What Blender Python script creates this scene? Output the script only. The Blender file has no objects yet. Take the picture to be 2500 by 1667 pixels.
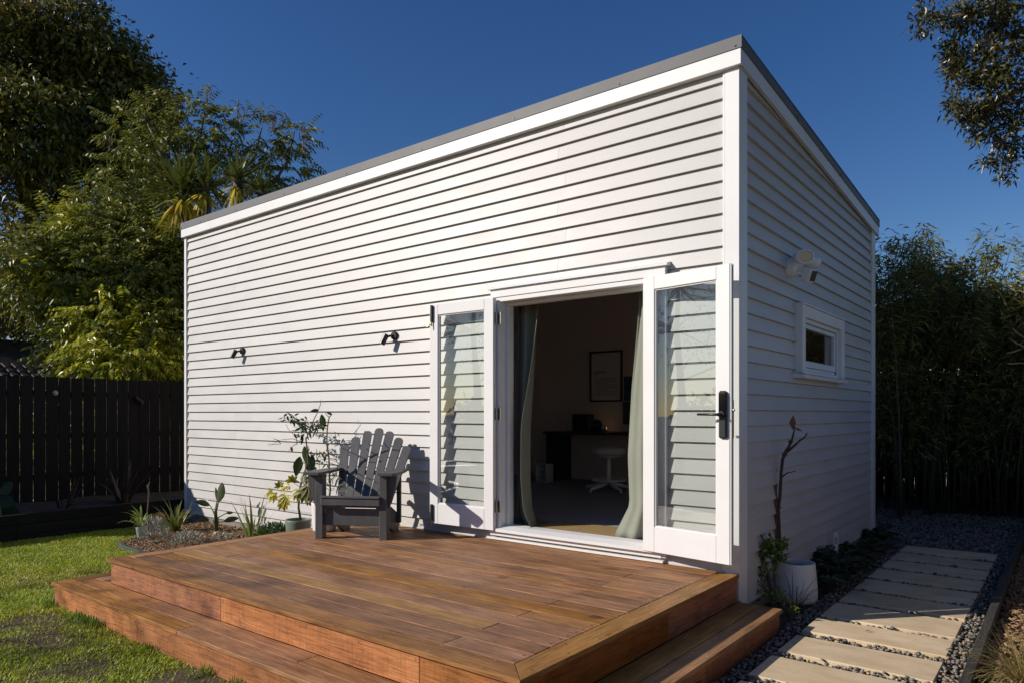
import bpy, math, random
import numpy as np
from mathutils import Vector, Matrix

random.seed(7)
rng = np.random.default_rng(11)
PI = math.pi
scene = bpy.context.scene
COL = scene.collection

# ------------------------------------------------------------------ camera
CAM = np.array([1.745, -4.686, 1.481])
FPX, CXP, VH = 1721.0, 1250.0, 1009.0            # measured on the photograph (2500 px wide)
FW = np.array([-0.620, 0.785, 0.0]); FW /= np.linalg.norm(FW)
RT = np.array([FW[1], -FW[0], 0.0]); UP = np.array([0, 0, 1.0])
cd = bpy.data.cameras.new('camera'); cam = bpy.data.objects.new('camera', cd); COL.objects.link(cam)
cd.sensor_width = 36.0; cd.sensor_fit = 'HORIZONTAL'
cd.lens = FPX / 2500.0 * 36.0
cd.shift_y = (VH - 833.5) / 2500.0
cd.clip_start = 0.05; cd.clip_end = 2000.0
cam.location = Vector(CAM)
cam.rotation_euler = (PI / 2, 0, math.atan2(-FW[0], FW[1]))
scene.camera = cam

# ------------------------------------------------------------------ light
SUN_EL, SUN_H = math.radians(28.4), np.array([0.665, 0.747])     # horizontal travel direction of the light
SUN_H = SUN_H / np.linalg.norm(SUN_H)
w = bpy.data.worlds.new('World'); scene.world = w; w.use_nodes = True
nt = w.node_tree
for n in list(nt.nodes): nt.nodes.remove(n)
sky = nt.nodes.new('ShaderNodeTexSky'); sky.sky_type = 'NISHITA'; sky.sun_disc = False
sky.sun_elevation = SUN_EL
sky.sun_rotation = math.atan2(-SUN_H[0], -SUN_H[1])
sky.altitude = 0.0; sky.air_density = 1.0; sky.dust_density = 0.3; sky.ozone_density = 3.0
bg = nt.nodes.new('ShaderNodeBackground'); bg.inputs['Strength'].default_value = 0.085
hsv = nt.nodes.new('ShaderNodeHueSaturation'); hsv.inputs['Saturation'].default_value = 1.28; hsv.inputs['Hue'].default_value = 0.512      # deep polarised blue
wo = nt.nodes.new('ShaderNodeOutputWorld')
nt.links.new(sky.outputs[0], hsv.inputs['Color']); nt.links.new(hsv.outputs[0], bg.inputs['Color']); nt.links.new(bg.outputs[0], wo.inputs['Surface'])
sd = bpy.data.lights.new('sun', 'SUN'); sun = bpy.data.objects.new('sun', sd); COL.objects.link(sun)
sd.energy = 5.0; sd.angle = math.radians(0.53); sd.color = (1.0, 0.92, 0.825)
ldir = Vector((SUN_H[0] * math.cos(SUN_EL), SUN_H[1] * math.cos(SUN_EL), -math.sin(SUN_EL)))
sun.rotation_euler = ldir.to_track_quat('-Z', 'Y').to_euler()
sun.location = (-20, -22, 18)
vs = scene.view_settings
vs.view_transform = 'Standard'; vs.look = 'None'; vs.exposure = 0.0; vs.gamma = 1.0; vs.use_curve_mapping = False
scene.cycles.max_bounces = 8; scene.cycles.transparent_max_bounces = 12
scene.cycles.diffuse_bounces = 5; scene.cycles.glossy_bounces = 3; scene.cycles.transmission_bounces = 6
scene.cycles.caustics_reflective = False; scene.cycles.caustics_refractive = False
scene.cycles.sample_clamp_indirect = 4.0

# ------------------------------------------------------------------ photo geometry helpers
def ray(x, y): return FW + RT * (x - CXP) / FPX - UP * (y - VH) / FPX
def atD(x, y, d): return CAM + ray(x, y) * d
def onY(x, y, Y): r = ray(x, y); return CAM + r * ((Y - CAM[1]) / r[1])
def onX(x, y, X): r = ray(x, y); return CAM + r * ((X - CAM[0]) / r[0])
def onZ(x, y, Z): r = ray(x, y); return CAM + r * ((Z - CAM[2]) / r[2])

# ------------------------------------------------------------------ materials
MATS = {}
def _n(t, k, **kw):
    n = t.nodes.new(k)
    for a, b in kw.items(): setattr(n, a, b)
    return n
def mat(name, c1, c2=None, scale=6.0, stretch=(1, 1, 1), detail=5.0, rough=0.5, rough2=None, bump=0.0, bscale=None,
        bdist=0.01, spec=0.5, metal=0.0, objrand=0.0, island=0.0, hue=0.0, transl=0.0, tcol=None, c3=None, coat=0.0, lo=0.35, hi=0.65):
    if name in MATS: return MATS[name]
    m = bpy.data.materials.new(name); m.use_nodes = True; t = m.node_tree
    for n in list(t.nodes): t.nodes.remove(n)
    L = t.links.new
    out = _n(t, 'ShaderNodeOutputMaterial'); p = _n(t, 'ShaderNodeBsdfPrincipled')
    p.inputs['Roughness'].default_value = rough; p.inputs['Metallic'].default_value = metal
    p.inputs['Specular IOR Level'].default_value = spec
    if coat: p.inputs['Coat Weight'].default_value = coat
    tc = _n(t, 'ShaderNodeTexCoord'); mp = _n(t, 'ShaderNodeMapping'); mp.inputs['Scale'].default_value = stretch
    L(tc.outputs['Object'], mp.inputs['Vector'])
    oi = _n(t, 'ShaderNodeObjectInfo'); rs = _n(t, 'ShaderNodeMath', operation='MULTIPLY'); rs.inputs[1].default_value = 37.0
    L(oi.outputs['Random'], rs.inputs[0])
    fac = None
    if c2 is not None:
        nz = _n(t, 'ShaderNodeTexNoise', noise_dimensions='4D'); nz.inputs['Scale'].default_value = scale; nz.inputs['Detail'].default_value = detail
        nz.inputs['Roughness'].default_value = 0.62
        L(mp.outputs[0], nz.inputs['Vector']); L(rs.outputs[0], nz.inputs['W'])
        cr = _n(t, 'ShaderNodeValToRGB'); e = cr.color_ramp.elements
        e[0].position = lo; e[0].color = (*c1, 1); e[1].position = hi; e[1].color = (*c2, 1)
        if c3 is not None:
            x = e.new(min(0.95, hi + 0.18)); x.color = (*c3, 1)
        L(nz.outputs['Fac'], cr.inputs[0]); col = cr.outputs[0]; fac = nz.outputs['Fac']
    else:
        rgb = _n(t, 'ShaderNodeRGB'); rgb.outputs[0].default_value = (*c1, 1); col = rgb.outputs[0]
    if objrand or island or hue:
        src = oi.outputs['Random']
        if island:
            g = _n(t, 'ShaderNodeNewGeometry'); src = g.outputs['Random Per Island']
        amt = island or objrand
        hs = _n(t, 'ShaderNodeHueSaturation')
        mr = _n(t, 'ShaderNodeMapRange'); mr.inputs[3].default_value = 1 - amt; mr.inputs[4].default_value = 1 + amt
        L(src, mr.inputs[0]); L(mr.outputs[0], hs.inputs['Value'])
        if hue:
            m2 = _n(t, 'ShaderNodeMath', operation='MULTIPLY'); m2.inputs[1].default_value = 7.31
            fr = _n(t, 'ShaderNodeMath', operation='FRACT'); mh = _n(t, 'ShaderNodeMapRange'); mh.inputs[3].default_value = 0.5 - hue; mh.inputs[4].default_value = 0.5 + hue
            L(src, m2.inputs[0]); L(m2.outputs[0], fr.inputs[0]); L(fr.outputs[0], mh.inputs[0]); L(mh.outputs[0], hs.inputs['Hue'])
        L(col, hs.inputs['Color']); col = hs.outputs[0]
    L(col, p.inputs['Base Color'])
    if rough2 is not None and fac is not None:
        mr = _n(t, 'ShaderNodeMapRange'); mr.inputs[1].default_value = 0.3; mr.inputs[2].default_value = 0.7
        mr.inputs[3].default_value = rough; mr.inputs[4].default_value = rough2; L(fac, mr.inputs[0]); L(mr.outputs[0], p.inputs['Roughness'])
    if bump:
        nb = _n(t, 'ShaderNodeTexNoise', noise_dimensions='4D'); nb.inputs['Scale'].default_value = bscale or scale * 3; nb.inputs['Detail'].default_value = 6
        L(mp.outputs[0], nb.inputs['Vector']); L(rs.outputs[0], nb.inputs['W'])
        b = _n(t, 'ShaderNodeBump'); b.inputs['Strength'].default_value = bump; b.inputs['Distance'].default_value = bdist
        L(nb.outputs['Fac'], b.inputs['Height']); L(b.outputs[0], p.inputs['Normal'])
    sh = p.outputs[0]
    if transl:
        tr = _n(t, 'ShaderNodeBsdfTranslucent'); mx = _n(t, 'ShaderNodeMixShader'); mx.inputs[0].default_value = transl
        if tcol is not None: tr.inputs['Color'].default_value = (*tcol, 1)
        else: L(col, tr.inputs['Color'])
        L(p.outputs[0], mx.inputs[1]); L(tr.outputs[0], mx.inputs[2]); sh = mx.outputs[0]
    L(sh, out.inputs['Surface'])
    MATS[name] = m
    return m

def glass_mat(name, tint=(0.93, 0.95, 0.94), extra=0.02):
    m = bpy.data.materials.new(name); m.use_nodes = True; t = m.node_tree
    for n in list(t.nodes): t.nodes.remove(n)
    out = _n(t, 'ShaderNodeOutputMaterial'); tr = _n(t, 'ShaderNodeBsdfTransparent'); tr.inputs[0].default_value = (*tint, 1)
    gl = _n(t, 'ShaderNodeBsdfGlossy'); gl.inputs['Roughness'].default_value = 0.0; gl.inputs['Color'].default_value = (1, 1, 1, 1)
    fr = _n(t, 'ShaderNodeLayerWeight'); fr.inputs[0].default_value = 0.5           # Facing = 1 - cos; Schlick fresnel, same from both sides
    pw = _n(t, 'ShaderNodeMath', operation='POWER'); pw.inputs[1].default_value = 5.0; t.links.new(fr.outputs['Facing'], pw.inputs[0])
    ad = _n(t, 'ShaderNodeMath', operation='MULTIPLY_ADD'); ad.inputs[1].default_value = 0.95; ad.inputs[2].default_value = 0.042 + extra
    t.links.new(pw.outputs[0], ad.inputs[0])
    mx = _n(t, 'ShaderNodeMixShader'); t.links.new(ad.outputs[0], mx.inputs[0]); t.links.new(tr.outputs[0], mx.inputs[1]); t.links.new(gl.outputs[0], mx.inputs[2])
    t.links.new(mx.outputs[0], out.inputs['Surface'])
    return m

# ------------------------------------------------------------------ mesh helpers
def _norm(v): return v / (np.linalg.norm(v, axis=-1, keepdims=True) + 1e-9)
ORIG = {}
def tag(o, label=None, cat=None, group=None, kind=None):
    if label: o['label'] = label
    if cat: o['category'] = cat
    if group: o['group'] = group
    if kind: o['kind'] = kind
    return o
def thing(name, label, cat, loc=(0, 0, 0), rz=0.0, group=None):
    o = bpy.data.objects.new(name, None); COL.objects.link(o)
    o.empty_display_size = 0.2
    o.location = loc; o.rotation_euler = (0, 0, rz)
    return tag(o, label, cat, group)

def link_mesh(name, me, m, parent=None, origin=(0, 0, 0), smooth=False):
    if m is not None: me.materials.append(m)
    if smooth: me.polygons.foreach_set('use_smooth', np.ones(len(me.polygons), dtype=bool))
    o = bpy.data.objects.new(name, me); COL.objects.link(o)
    if parent is not None: o.parent = parent
    o.location = origin
    return o

class MB:
    """collects shapes, builds one mesh object"""
    def __init__(s): s.v = []; s.f = []
    def add(s, vs, fs):
        k = len(s.v); s.v.extend([tuple(map(float, q)) for q in vs]); s.f.extend([tuple(i + k for i in q) for q in fs]); return s
    def box(s, x0, x1, y0, y1, z0, z1, c=0.0):
        if c <= 0:
            vs = [(x, y, z) for z in (z0, z1) for y in (y0, y1) for x in (x0, x1)]
            return s.add(vs, [(0, 2, 3, 1), (4, 5, 7, 6), (0, 1, 5, 4), (2, 6, 7, 3), (0, 4, 6, 2), (1, 3, 7, 5)])
        X, Y, Z = (x0, x1), (y0, y1), (z0, z1); vs = []; idx = {}
        for i in (0, 1):
            for j in (0, 1):
                for k in (0, 1):
                    sx, sy, sz = (1 - 2 * i) * c, (1 - 2 * j) * c, (1 - 2 * k) * c
                    for a in range(3):
                        q = [X[i] + sx, Y[j] + sy, Z[k] + sz]; q[a] = (X[i], Y[j], Z[k])[a]
                        idx[i, j, k, a] = len(vs); vs.append(tuple(q))
        I = lambda i, j, k, a: idx[i, j, k, a]; fs = []
        fs += [(I(0,0,0,0), I(0,0,1,0), I(0,1,1,0), I(0,1,0,0)), (I(1,0,0,0), I(1,1,0,0), I(1,1,1,0), I(1,0,1,0))]
        fs += [(I(0,0,0,1), I(1,0,0,1), I(1,0,1,1), I(0,0,1,1)), (I(0,1,0,1), I(0,1,1,1), I(1,1,1,1), I(1,1,0,1))]
        fs += [(I(0,0,0,2), I(0,1,0,2), I(1,1,0,2), I(1,0,0,2)), (I(0,0,1,2), I(1,0,1,2), I(1,1,1,2), I(0,1,1,2))]
        for i in (0, 1):
            for j in (0, 1):
                fs.append((I(i,j,0,0), I(i,j,1,0), I(i,j,1,1), I(i,j,0,1)))
                fs.append((I(i,0,j,0), I(i,1,j,0), I(i,1,j,2), I(i,0,j,2)))
                fs.append((I(0,i,j,1), I(1,i,j,1), I(1,i,j,2), I(0,i,j,2)))
                for k in (0, 1): fs.append((I(i,j,k,0), I(i,j,k,1), I(i,j,k,2)))
        return s.add(vs, fs)
    def obox(s, c, size, M, ch=0.0):
        t = MB(); a, b, d = size[0] / 2, size[1] / 2, size[2] / 2; t.box(-a, a, -b, b, -d, d, ch)
        c = Vector(c); return s.add([c + M @ Vector(q) for q in t.v], t.f)
    def bar(s, p, q, wx, wz, ch=0.0, up=(0, 0, 1)):
        p, q = Vector(p), Vector(q); y = (q - p); l = y.length; y.normalize(); x = y.cross(Vector(up))
        if x.length < 1e-4: x = Vector((1, 0, 0))
        x.normalize(); z = x.cross(y); M = Matrix((x, y, z)).transposed()
        return s.obox((p + q) / 2, (wx, l, wz), M, ch)
    def tube(s, pts, rad, n=8, cap=True):
        pts = [Vector(p) for p in pts]; k = len(pts)
        if not hasattr(rad, '__len__'): rad = [rad] * k
        vs = []; u = None
        for i, p in enumerate(pts):
            d = (pts[min(i + 1, k - 1)] - pts[max(i - 1, 0)]); d.normalize()
            if u is None:
                u = d.orthogonal()
            u = (u - d * u.dot(d)); u.normalize(); v = d.cross(u)
            for j in range(n):
                a = 2 * PI * j / n; vs.append(p + (u * math.cos(a) + v * math.sin(a)) * rad[i])
        fs = [(i * n + j, i * n + (j + 1) % n, (i + 1) * n + (j + 1) % n, (i + 1) * n + j) for i in range(k - 1) for j in range(n)]
        if cap: fs += [tuple(reversed(range(n))), tuple(range((k - 1) * n, k * n))]
        return s.add(vs, fs)
    def lathe(s, prof, n=24, c=(0, 0, 0)):
        vs = [(c[0] + r * math.cos(2 * PI * j / n), c[1] + r * math.sin(2 * PI * j / n), c[2] + z) for r, z in prof for j in range(n)]
        k = len(prof)
        return s.add(vs, [(i * n + j, i * n + (j + 1) % n, (i + 1) * n + (j + 1) % n, (i + 1) * n + j) for i in range(k - 1) for j in range(n)])
    def prism(s, poly, ax, a, b):
        """poly in the two other axes, extruded along axis ax from a to b"""
        def P(q, t): l = list(q); l.insert(ax, t); return tuple(l)
        k = len(poly); vs = [P(q, a) for q in poly] + [P(q, b) for q in poly]
        return s.add(vs, [tuple(range(k)), tuple(reversed(range(k, 2 * k)))] + [(i, i + k, (i + 1) % k + k, (i + 1) % k) for i in range(k)])
    def build(s, name, m, parent=None, origin=None, smooth=False, center=False):
        if center:
            a = np.array(s.v); origin = tuple((a.min(0) + a.max(0)) / 2)
        vs = s.v
        if origin is not None: vs = [(x - origin[0], y - origin[1], z - origin[2]) for x, y, z in vs]
        me = bpy.data.meshes.new(name); me.from_pydata(vs, [], s.f); me.validate(); me.update()
        # consistent outward normals
        import bmesh
        bm = bmesh.new(); bm.from_mesh(me); bmesh.ops.recalc_face_normals(bm, faces=bm.faces); bm.to_mesh(me); bm.free()
        o = link_mesh(name, me, m, parent, origin or (0, 0, 0), smooth)
        return o

def fast_mesh(name, V, F, m, parent=None, smooth=False):
    """numpy arrays: V (n,3), F (k,4 or 3)"""
    V = np.ascontiguousarray(V, dtype=np.float32); F = np.ascontiguousarray(F, dtype=np.int32)
    me = bpy.data.meshes.new(name); k = F.shape[1]
    me.vertices.add(len(V)); me.vertices.foreach_set('co', V.ravel())
    me.loops.add(F.size); me.loops.foreach_set('vertex_index', F.ravel())
    me.polygons.add(len(F)); me.polygons.foreach_set('loop_start', np.arange(0, F.size, k, dtype=np.int32))
    me.update(calc_edges=True); me.validate()
    return link_mesh(name, me, m, parent, (0, 0, 0), smooth)

def rand_dirs(n, up=0.0):
    d = rng.normal(size=(n, 3)); d[:, 2] += up; return _norm(d)

def leaf_arrays(P, D, L, W, droop=0.15, side=None):
    """one folded 6-vertex leaf (2 quads) per row"""
    n = len(P); D = _norm(D); L = np.broadcast_to(np.asarray(L, float), (n,))[:, None]; W = np.broadcast_to(np.asarray(W, float), (n,))[:, None]
    S = np.cross(D, rand_dirs(n, 1.2) if side is None else side); S = _norm(S); N = _norm(np.cross(S, D))
    dn = np.zeros_like(P); dn[:, 2] = -1
    b = P; m1 = P + D * L * 0.45; t = P + D * L + dn * L * droop
    l1 = m1 + S * W * 0.5 + N * W * 0.16; r1 = m1 - S * W * 0.5 + N * W * 0.16
    V = np.stack([b, l1, t, r1, m1], 1)
    F = np.array([[0, 1, 2, 4], [0, 4, 2, 3]])
    F = (F[None] + (np.arange(n) * 5)[:, None, None]).reshape(-1, 4)
    return V.reshape(-1, 3), F
def fine_leaves(P, D, L, W, droop=0.15, side=None):
    """near leaves: rounded outline in four rows, folded along the rib"""
    n = len(P); D = _norm(np.asarray(D, float)); L = np.broadcast_to(np.asarray(L, float), (n,))[:, None]; W = np.broadcast_to(np.asarray(W, float), (n,))[:, None]
    S = _norm(np.cross(D, rand_dirs(n, 1.2) if side is None else side)); N = _norm(np.cross(S, D)); dn = np.zeros((n, 3)); dn[:, 2] = -1
    rows = []
    for t, wd in ((0.0, 0.06), (0.12, 0.5), (0.35, 0.97), (0.58, 0.95), (0.8, 0.58), (0.93, 0.24), (1.0, 0.0)):
        c = P + D * L * t + dn * L * droop * t * t
        rows += [c + S * W * 0.5 * wd + N * W * 0.14 * wd, c, c - S * W * 0.5 * wd + N * W * 0.14 * wd]
    V = np.stack(rows, 1); k = len(rows); F = []
    for i in range(6): F += [[3 * i, 3 * i + 1, 3 * i + 4, 3 * i + 3], [3 * i + 1, 3 * i + 2, 3 * i + 5, 3 * i + 4]]
    return V.reshape(-1, 3), (np.array(F)[None] + (np.arange(n) * k)[:, None, None]).reshape(-1, 4)
def each_leaf(parts, m, parent, name='leaf'):
    for V, F in parts: fast_mesh(name, V, F, m, parent, True)
def quad_leaves(P, D, L, W, droop=0.1):
    n = len(P); D = _norm(D); L = np.broadcast_to(np.asarray(L, float), (n,))[:, None]; W = np.broadcast_to(np.asarray(W, float), (n,))[:, None]
    S = _norm(np.cross(D, rand_dirs(n, 0.8))); dn = np.zeros_like(P); dn[:, 2] = -1
    m1 = P + D * L * 0.5
    V = np.stack([P, m1 + S * W * 0.5, P + D * L + dn * L * droop, m1 - S * W * 0.5], 1).reshape(-1, 3)
    return V, (np.arange(n * 4).reshape(-1, 4))
def blades(B, az, L, W, lean, curl, seg=4, twist=0.0, tipw=0.05):
    """curved strap leaves: base points, heading, length, width, lean from vertical at base, extra curl at tip"""
    n = len(B); az = np.broadcast_to(np.asarray(az, float), (n,)); L = np.broadcast_to(np.asarray(L, float), (n,)); W = np.broadcast_to(np.asarray(W, float), (n,))
    lean = np.broadcast_to(np.asarray(lean, float), (n,)); curl = np.broadcast_to(np.asarray(curl, float), (n,))
    H = np.stack([np.cos(az), np.sin(az), 0 * az], 1); S = np.stack([-np.sin(az + twist), np.cos(az + twist), 0 * az], 1)
    p = B.copy(); rows = []
    for i in range(seg + 1):
        t = i / seg
        wd = W * (np.sin(PI * min(1, 0.25 + 0.75 * t)) ** 0.7 if t < 1 else tipw) * 0.5
        rows.append(np.stack([p - S * wd[:, None], p + S * wd[:, None]], 1))
        th = lean + curl * (t + 0.5 / seg) ** 1.3
        p = p + (H * np.sin(th)[:, None] + UP[None] * np.cos(th)[:, None]) * (L / seg)[:, None]
    V = np.stack(rows, 1).reshape(n, -1, 3)                       # n, (seg+1)*2
    F = np.array([[2 * i, 2 * i + 1, 2 * i + 3, 2 * i + 2] for i in range(seg)])
    k = (seg + 1) * 2
    return V.reshape(-1, 3), (F[None] + (np.arange(n) * k)[:, None, None]).reshape(-1, 4)
def cat_arrays(parts):
    Vs, Fs, k = [], [], 0
    for V, F in parts: Vs.append(V); Fs.append(F + k); k += len(V)
    return np.concatenate(Vs), np.concatenate(Fs)
def in_ball(n, surf=0.5):
    d = rand_dirs(n); r = rng.random(n) ** (1 / 3.0); r = r * (1 - surf) + surf * (0.75 + 0.25 * rng.random(n)); return d * r[:, None]
# ------------------------------------------------------------------ palette
m_board = mat('weatherboard paint', (0.495, 0.480, 0.462), (0.548, 0.532, 0.514), scale=1.6, stretch=(1, 1, 2.5), detail=6, rough=0.40, rough2=0.52, bump=0.10, bscale=9, bdist=0.004, objrand=0.035, spec=0.35)
m_white = mat('white trim paint', (0.70, 0.695, 0.685), (0.74, 0.735, 0.725), scale=2.0, detail=3, rough=0.45, bump=0.02, bscale=60, bdist=0.003, spec=0.45)
m_plinth = mat('plinth paint', (0.20, 0.185, 0.165), (0.24, 0.22, 0.20), scale=3, rough=0.6)
m_flash = mat('dark roofing metal', (0.115, 0.117, 0.122), (0.145, 0.146, 0.15), scale=1.6, detail=4, rough=0.5, rough2=0.62, spec=0.3)
m_rivet = mat('dark rivet metal', (0.02, 0.02, 0.02), rough=0.4, metal=0.6)
m_glass = glass_mat('door glass'); m_wglass = glass_mat('window glass', (0.55, 0.57, 0.58), 0.05)
m_black = mat('black powdercoat', (0.014, 0.014, 0.015), rough=0.38)
m_steel = mat('brushed steel', (0.33, 0.31, 0.28), (0.24, 0.22, 0.20), scale=40, rough=0.38, metal=0.9)
m_brass = mat('brass', (0.6, 0.42, 0.14), rough=0.3, metal=0.95)
m_inwall = mat('interior clay paint', (0.74, 0.63, 0.55), (0.76, 0.65, 0.57), scale=1.5, rough=0.85)
m_dark = mat('dark void', (0.02, 0.018, 0.016), rough=0.9)
def wood_mat(name, ca, cb, cc, rough=0.55, bump=0.25, axis=0, wear=0.35, saw=0.0):
    m = bpy.data.materials.new(name); m.use_nodes = True; t = m.node_tree
    for n in list(t.nodes): t.nodes.remove(n)
    L = t.links.new
    out = _n(t, 'ShaderNodeOutputMaterial'); p = _n(t, 'ShaderNodeBsdfPrincipled')
    tc = _n(t, 'ShaderNodeTexCoord'); oi = _n(t, 'ShaderNodeObjectInfo')
    rs = _n(t, 'ShaderNodeMath', operation='MULTIPLY'); rs.inputs[1].default_value = 53.0; L(oi.outputs['Random'], rs.inputs[0])
    def noise(sc, det, st, rgh=0.6):
        mp = _n(t, 'ShaderNodeMapping'); mp.inputs['Scale'].default_value = st; L(tc.outputs['Object'], mp.inputs['Vector'])
        nz = _n(t, 'ShaderNodeTexNoise', noise_dimensions='4D'); nz.inputs['Scale'].default_value = sc; nz.inputs['Detail'].default_value = det; nz.inputs['Roughness'].default_value = rgh
        L(mp.outputs[0], nz.inputs['Vector']); L(rs.outputs[0], nz.inputs['W']); return nz.outputs['Fac']
    st = [1.0, 1.0, 1.0]
    for k in range(3): st[k] = 0.9 if k == axis else 17.0
    grain = noise(3.4, 8, st, 0.68)
    st2 = [1.0, 1.0, 1.0]; st2[axis] = 0.28
    blot = noise(9.0, 5, st2, 0.6)
    stain = noise(2.6, 4, (1, 1, 1), 0.55)
    cr = _n(t, 'ShaderNodeValToRGB'); e = cr.color_ramp.elements
    e[0].position = 0.37; e[0].color = (*cb, 1); e[1].position = 0.60; e[1].color = (*ca, 1)
    mixf = _n(t, 'ShaderNodeMath', operation='MULTIPLY_ADD'); mixf.inputs[1].default_value = 0.55
    m2 = _n(t, 'ShaderNodeMath', operation='MULTIPLY'); m2.inputs[1].default_value = 0.45; L(blot, m2.inputs[0]); L(m2.outputs[0], mixf.inputs[2]); L(grain, mixf.inputs[0])
    L(mixf.outputs[0], cr.inputs[0])
    fine = noise(5.0, 6, [1.2 if k == axis else 34.0 for k in range(3)], 0.7)
    knot = noise(7.0, 2, [0.8 if k == axis else 1.6 for k in range(3)], 0.5)
    mx = _n(t, 'ShaderNodeMix', data_type='RGBA'); mr = _n(t, 'ShaderNodeMapRange'); mr.inputs[1].default_value = 0.45; mr.inputs[2].default_value = 0.72; mr.inputs[4].default_value = wear
    L(stain, mr.inputs[0]); L(mr.outputs[0], mx.inputs[0]); L(cr.outputs[0], mx.inputs[6]); mx.inputs[7].default_value = (*cc, 1)
    hs = _n(t, 'ShaderNodeHueSaturation'); mv = _n(t, 'ShaderNodeMapRange'); mv.inputs[3].default_value = 0.76; mv.inputs[4].default_value = 1.30
    L(oi.outputs['Random'], mv.inputs[0]); L(mv.outputs[0], hs.inputs['Value'])
    f1 = _n(t, 'ShaderNodeMath', operation='MULTIPLY'); f1.inputs[1].default_value = 9.7; f2 = _n(t, 'ShaderNodeMath', operation='FRACT'); L(oi.outputs['Random'], f1.inputs[0]); L(f1.outputs[0], f2.inputs[0])
    ms = _n(t, 'ShaderNodeMapRange'); ms.inputs[3].default_value = 0.86; ms.inputs[4].default_value = 1.10; L(f2.outputs[0], ms.inputs[0]); L(ms.outputs[0], hs.inputs['Saturation'])
    mh = _n(t, 'ShaderNodeMapRange'); mh.inputs[3].default_value = 0.497; mh.inputs[4].default_value = 0.509; L(f2.outputs[0], mh.inputs[0]); L(mh.outputs[0], hs.inputs['Hue'])
    def darken(col, f, lo, hi, amt):
        r_ = _n(t, 'ShaderNodeMapRange'); r_.inputs[1].default_value = lo; r_.inputs[2].default_value = hi; r_.inputs[3].default_value = 1 - amt; r_.inputs[4].default_value = 1.0; L(f, r_.inputs[0])
        q = _n(t, 'ShaderNodeMix', data_type='RGBA', blend_type='MULTIPLY'); q.inputs[0].default_value = 1.0; L(col, q.inputs[6]); L(r_.outputs[0], q.inputs[7]); return q.outputs[2]
    cout = darken(mx.outputs[2], fine, 0.38, 0.54, 0.52); cout = darken(cout, knot, 0.24, 0.34, 0.6)
    if saw:
        cout = darken(cout, noise(6.0, 5, [14.0 if k == axis else 0.7 for k in range(3)], 0.7), 0.36, 0.60, saw); cout = darken(cout, noise(2.2, 7, [2.0, 2.0, 1.4], 0.72), 0.34, 0.48, 0.34)
    L(cout, hs.inputs['Color']); L(hs.outputs[0], p.inputs['Base Color'])
    rr = _n(t, 'ShaderNodeMapRange'); rr.inputs[3].default_value = rough - 0.1; rr.inputs[4].default_value = rough + 0.15; L(stain, rr.inputs[0]); L(rr.outputs[0], p.inputs['Roughness'])
    p.inputs['Specular IOR Level'].default_value = 0.22
    b = _n(t, 'ShaderNodeBump'); b.inputs['Strength'].default_value = bump; b.inputs['Distance'].default_value = 0.004; L(grain, b.inputs['Height']); L(b.outputs[0], p.inputs['Normal'])
    L(p.outputs[0], out.inputs['Surface'])
    return m
m_deck = wood_mat('weathered decking x', (0.44, 0.208, 0.088), (0.190, 0.082, 0.034), (0.145, 0.070, 0.036), axis=0, wear=0.6)
m_deckpale = wood_mat('pale decking board', (0.41, 0.228, 0.118), (0.235, 0.122, 0.060), (0.20, 0.105, 0.053), axis=0, wear=0.4)
m_decky = wood_mat('weathered decking y', (0.42, 0.208, 0.086), (0.21, 0.098, 0.039), (0.14, 0.072, 0.032), axis=1)
m_riser = wood_mat('oiled hardwood x', (0.53, 0.215, 0.095), (0.36, 0.130, 0.052), (0.24, 0.088, 0.040), axis=0, wear=0.55, saw=0.20)
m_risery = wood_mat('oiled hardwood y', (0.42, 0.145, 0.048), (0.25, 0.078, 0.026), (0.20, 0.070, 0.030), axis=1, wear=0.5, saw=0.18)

# ------------------------------------------------------------------ ground, lawn, beds
m_soil = mat('soil', (0.045, 0.032, 0.022), (0.085, 0.062, 0.042), scale=9, rough=0.95, bump=0.6, bscale=30, bdist=0.02)
m_lawnsoil = mat('lawn soil', (0.050, 0.035, 0.019), (0.105, 0.074, 0.038), scale=7, rough=0.95, bump=0.8, bscale=60, bdist=0.02, c3=(0.12, 0.12, 0.045))
g = MB().box(-260, 260, -260, 260, -0.6, -0.02).build('ground', mat('far ground', (0.05, 0.055, 0.025), (0.08, 0.07, 0.04), scale=0.3, rough=0.95))
tag(g, kind='structure')
def bed_edge(y): return np.interp(y, [-1.45, -1.38, -1.33, -1.2, -1.0, -0.6, 0.1], [-5.55, -5.75, -6.3, -6.48, -6.62, -6.85, -7.2])
def grid_sheet(name, x0, x1, y0, y1, z, nx, ny, amp, m, mask=None):
    xs = np.linspace(x0, x1, nx); ys = np.linspace(y0, y1, ny); X, Y = np.meshgrid(xs, ys)
    Z = z + amp * (np.sin(X * 3.1 + 1.3 * np.sin(Y * 2.2)) * 0.5 + np.sin(Y * 4.3 + X * 1.7) * 0.3 + 0.4 * np.sin(X * 9.1 - Y * 7.3))
    V = np.stack([X.ravel(), Y.ravel(), Z.ravel()], 1)
    i = np.arange(nx * ny).reshape(ny, nx); F = np.stack([i[:-1, :-1], i[:-1, 1:], i[1:, 1:], i[1:, :-1]], -1).reshape(-1, 4)
    if mask is not None:
        ctr = V[F].mean(1); F = F[mask(ctr[:, 0], ctr[:, 1])]
    o = fast_mesh(name, V, F, m, None, True); return tag(o, kind='structure')
def lawn_z(x, y):
    return 0.035 + 0.008 * (np.sin(x * 3.1 + 1.3 * np.sin(y * 2.2)) * 0.5 + np.sin(y * 4.3 + x * 1.7) * 0.3 + 0.4 * np.sin(x * 9.1 - y * 7.3))
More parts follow.
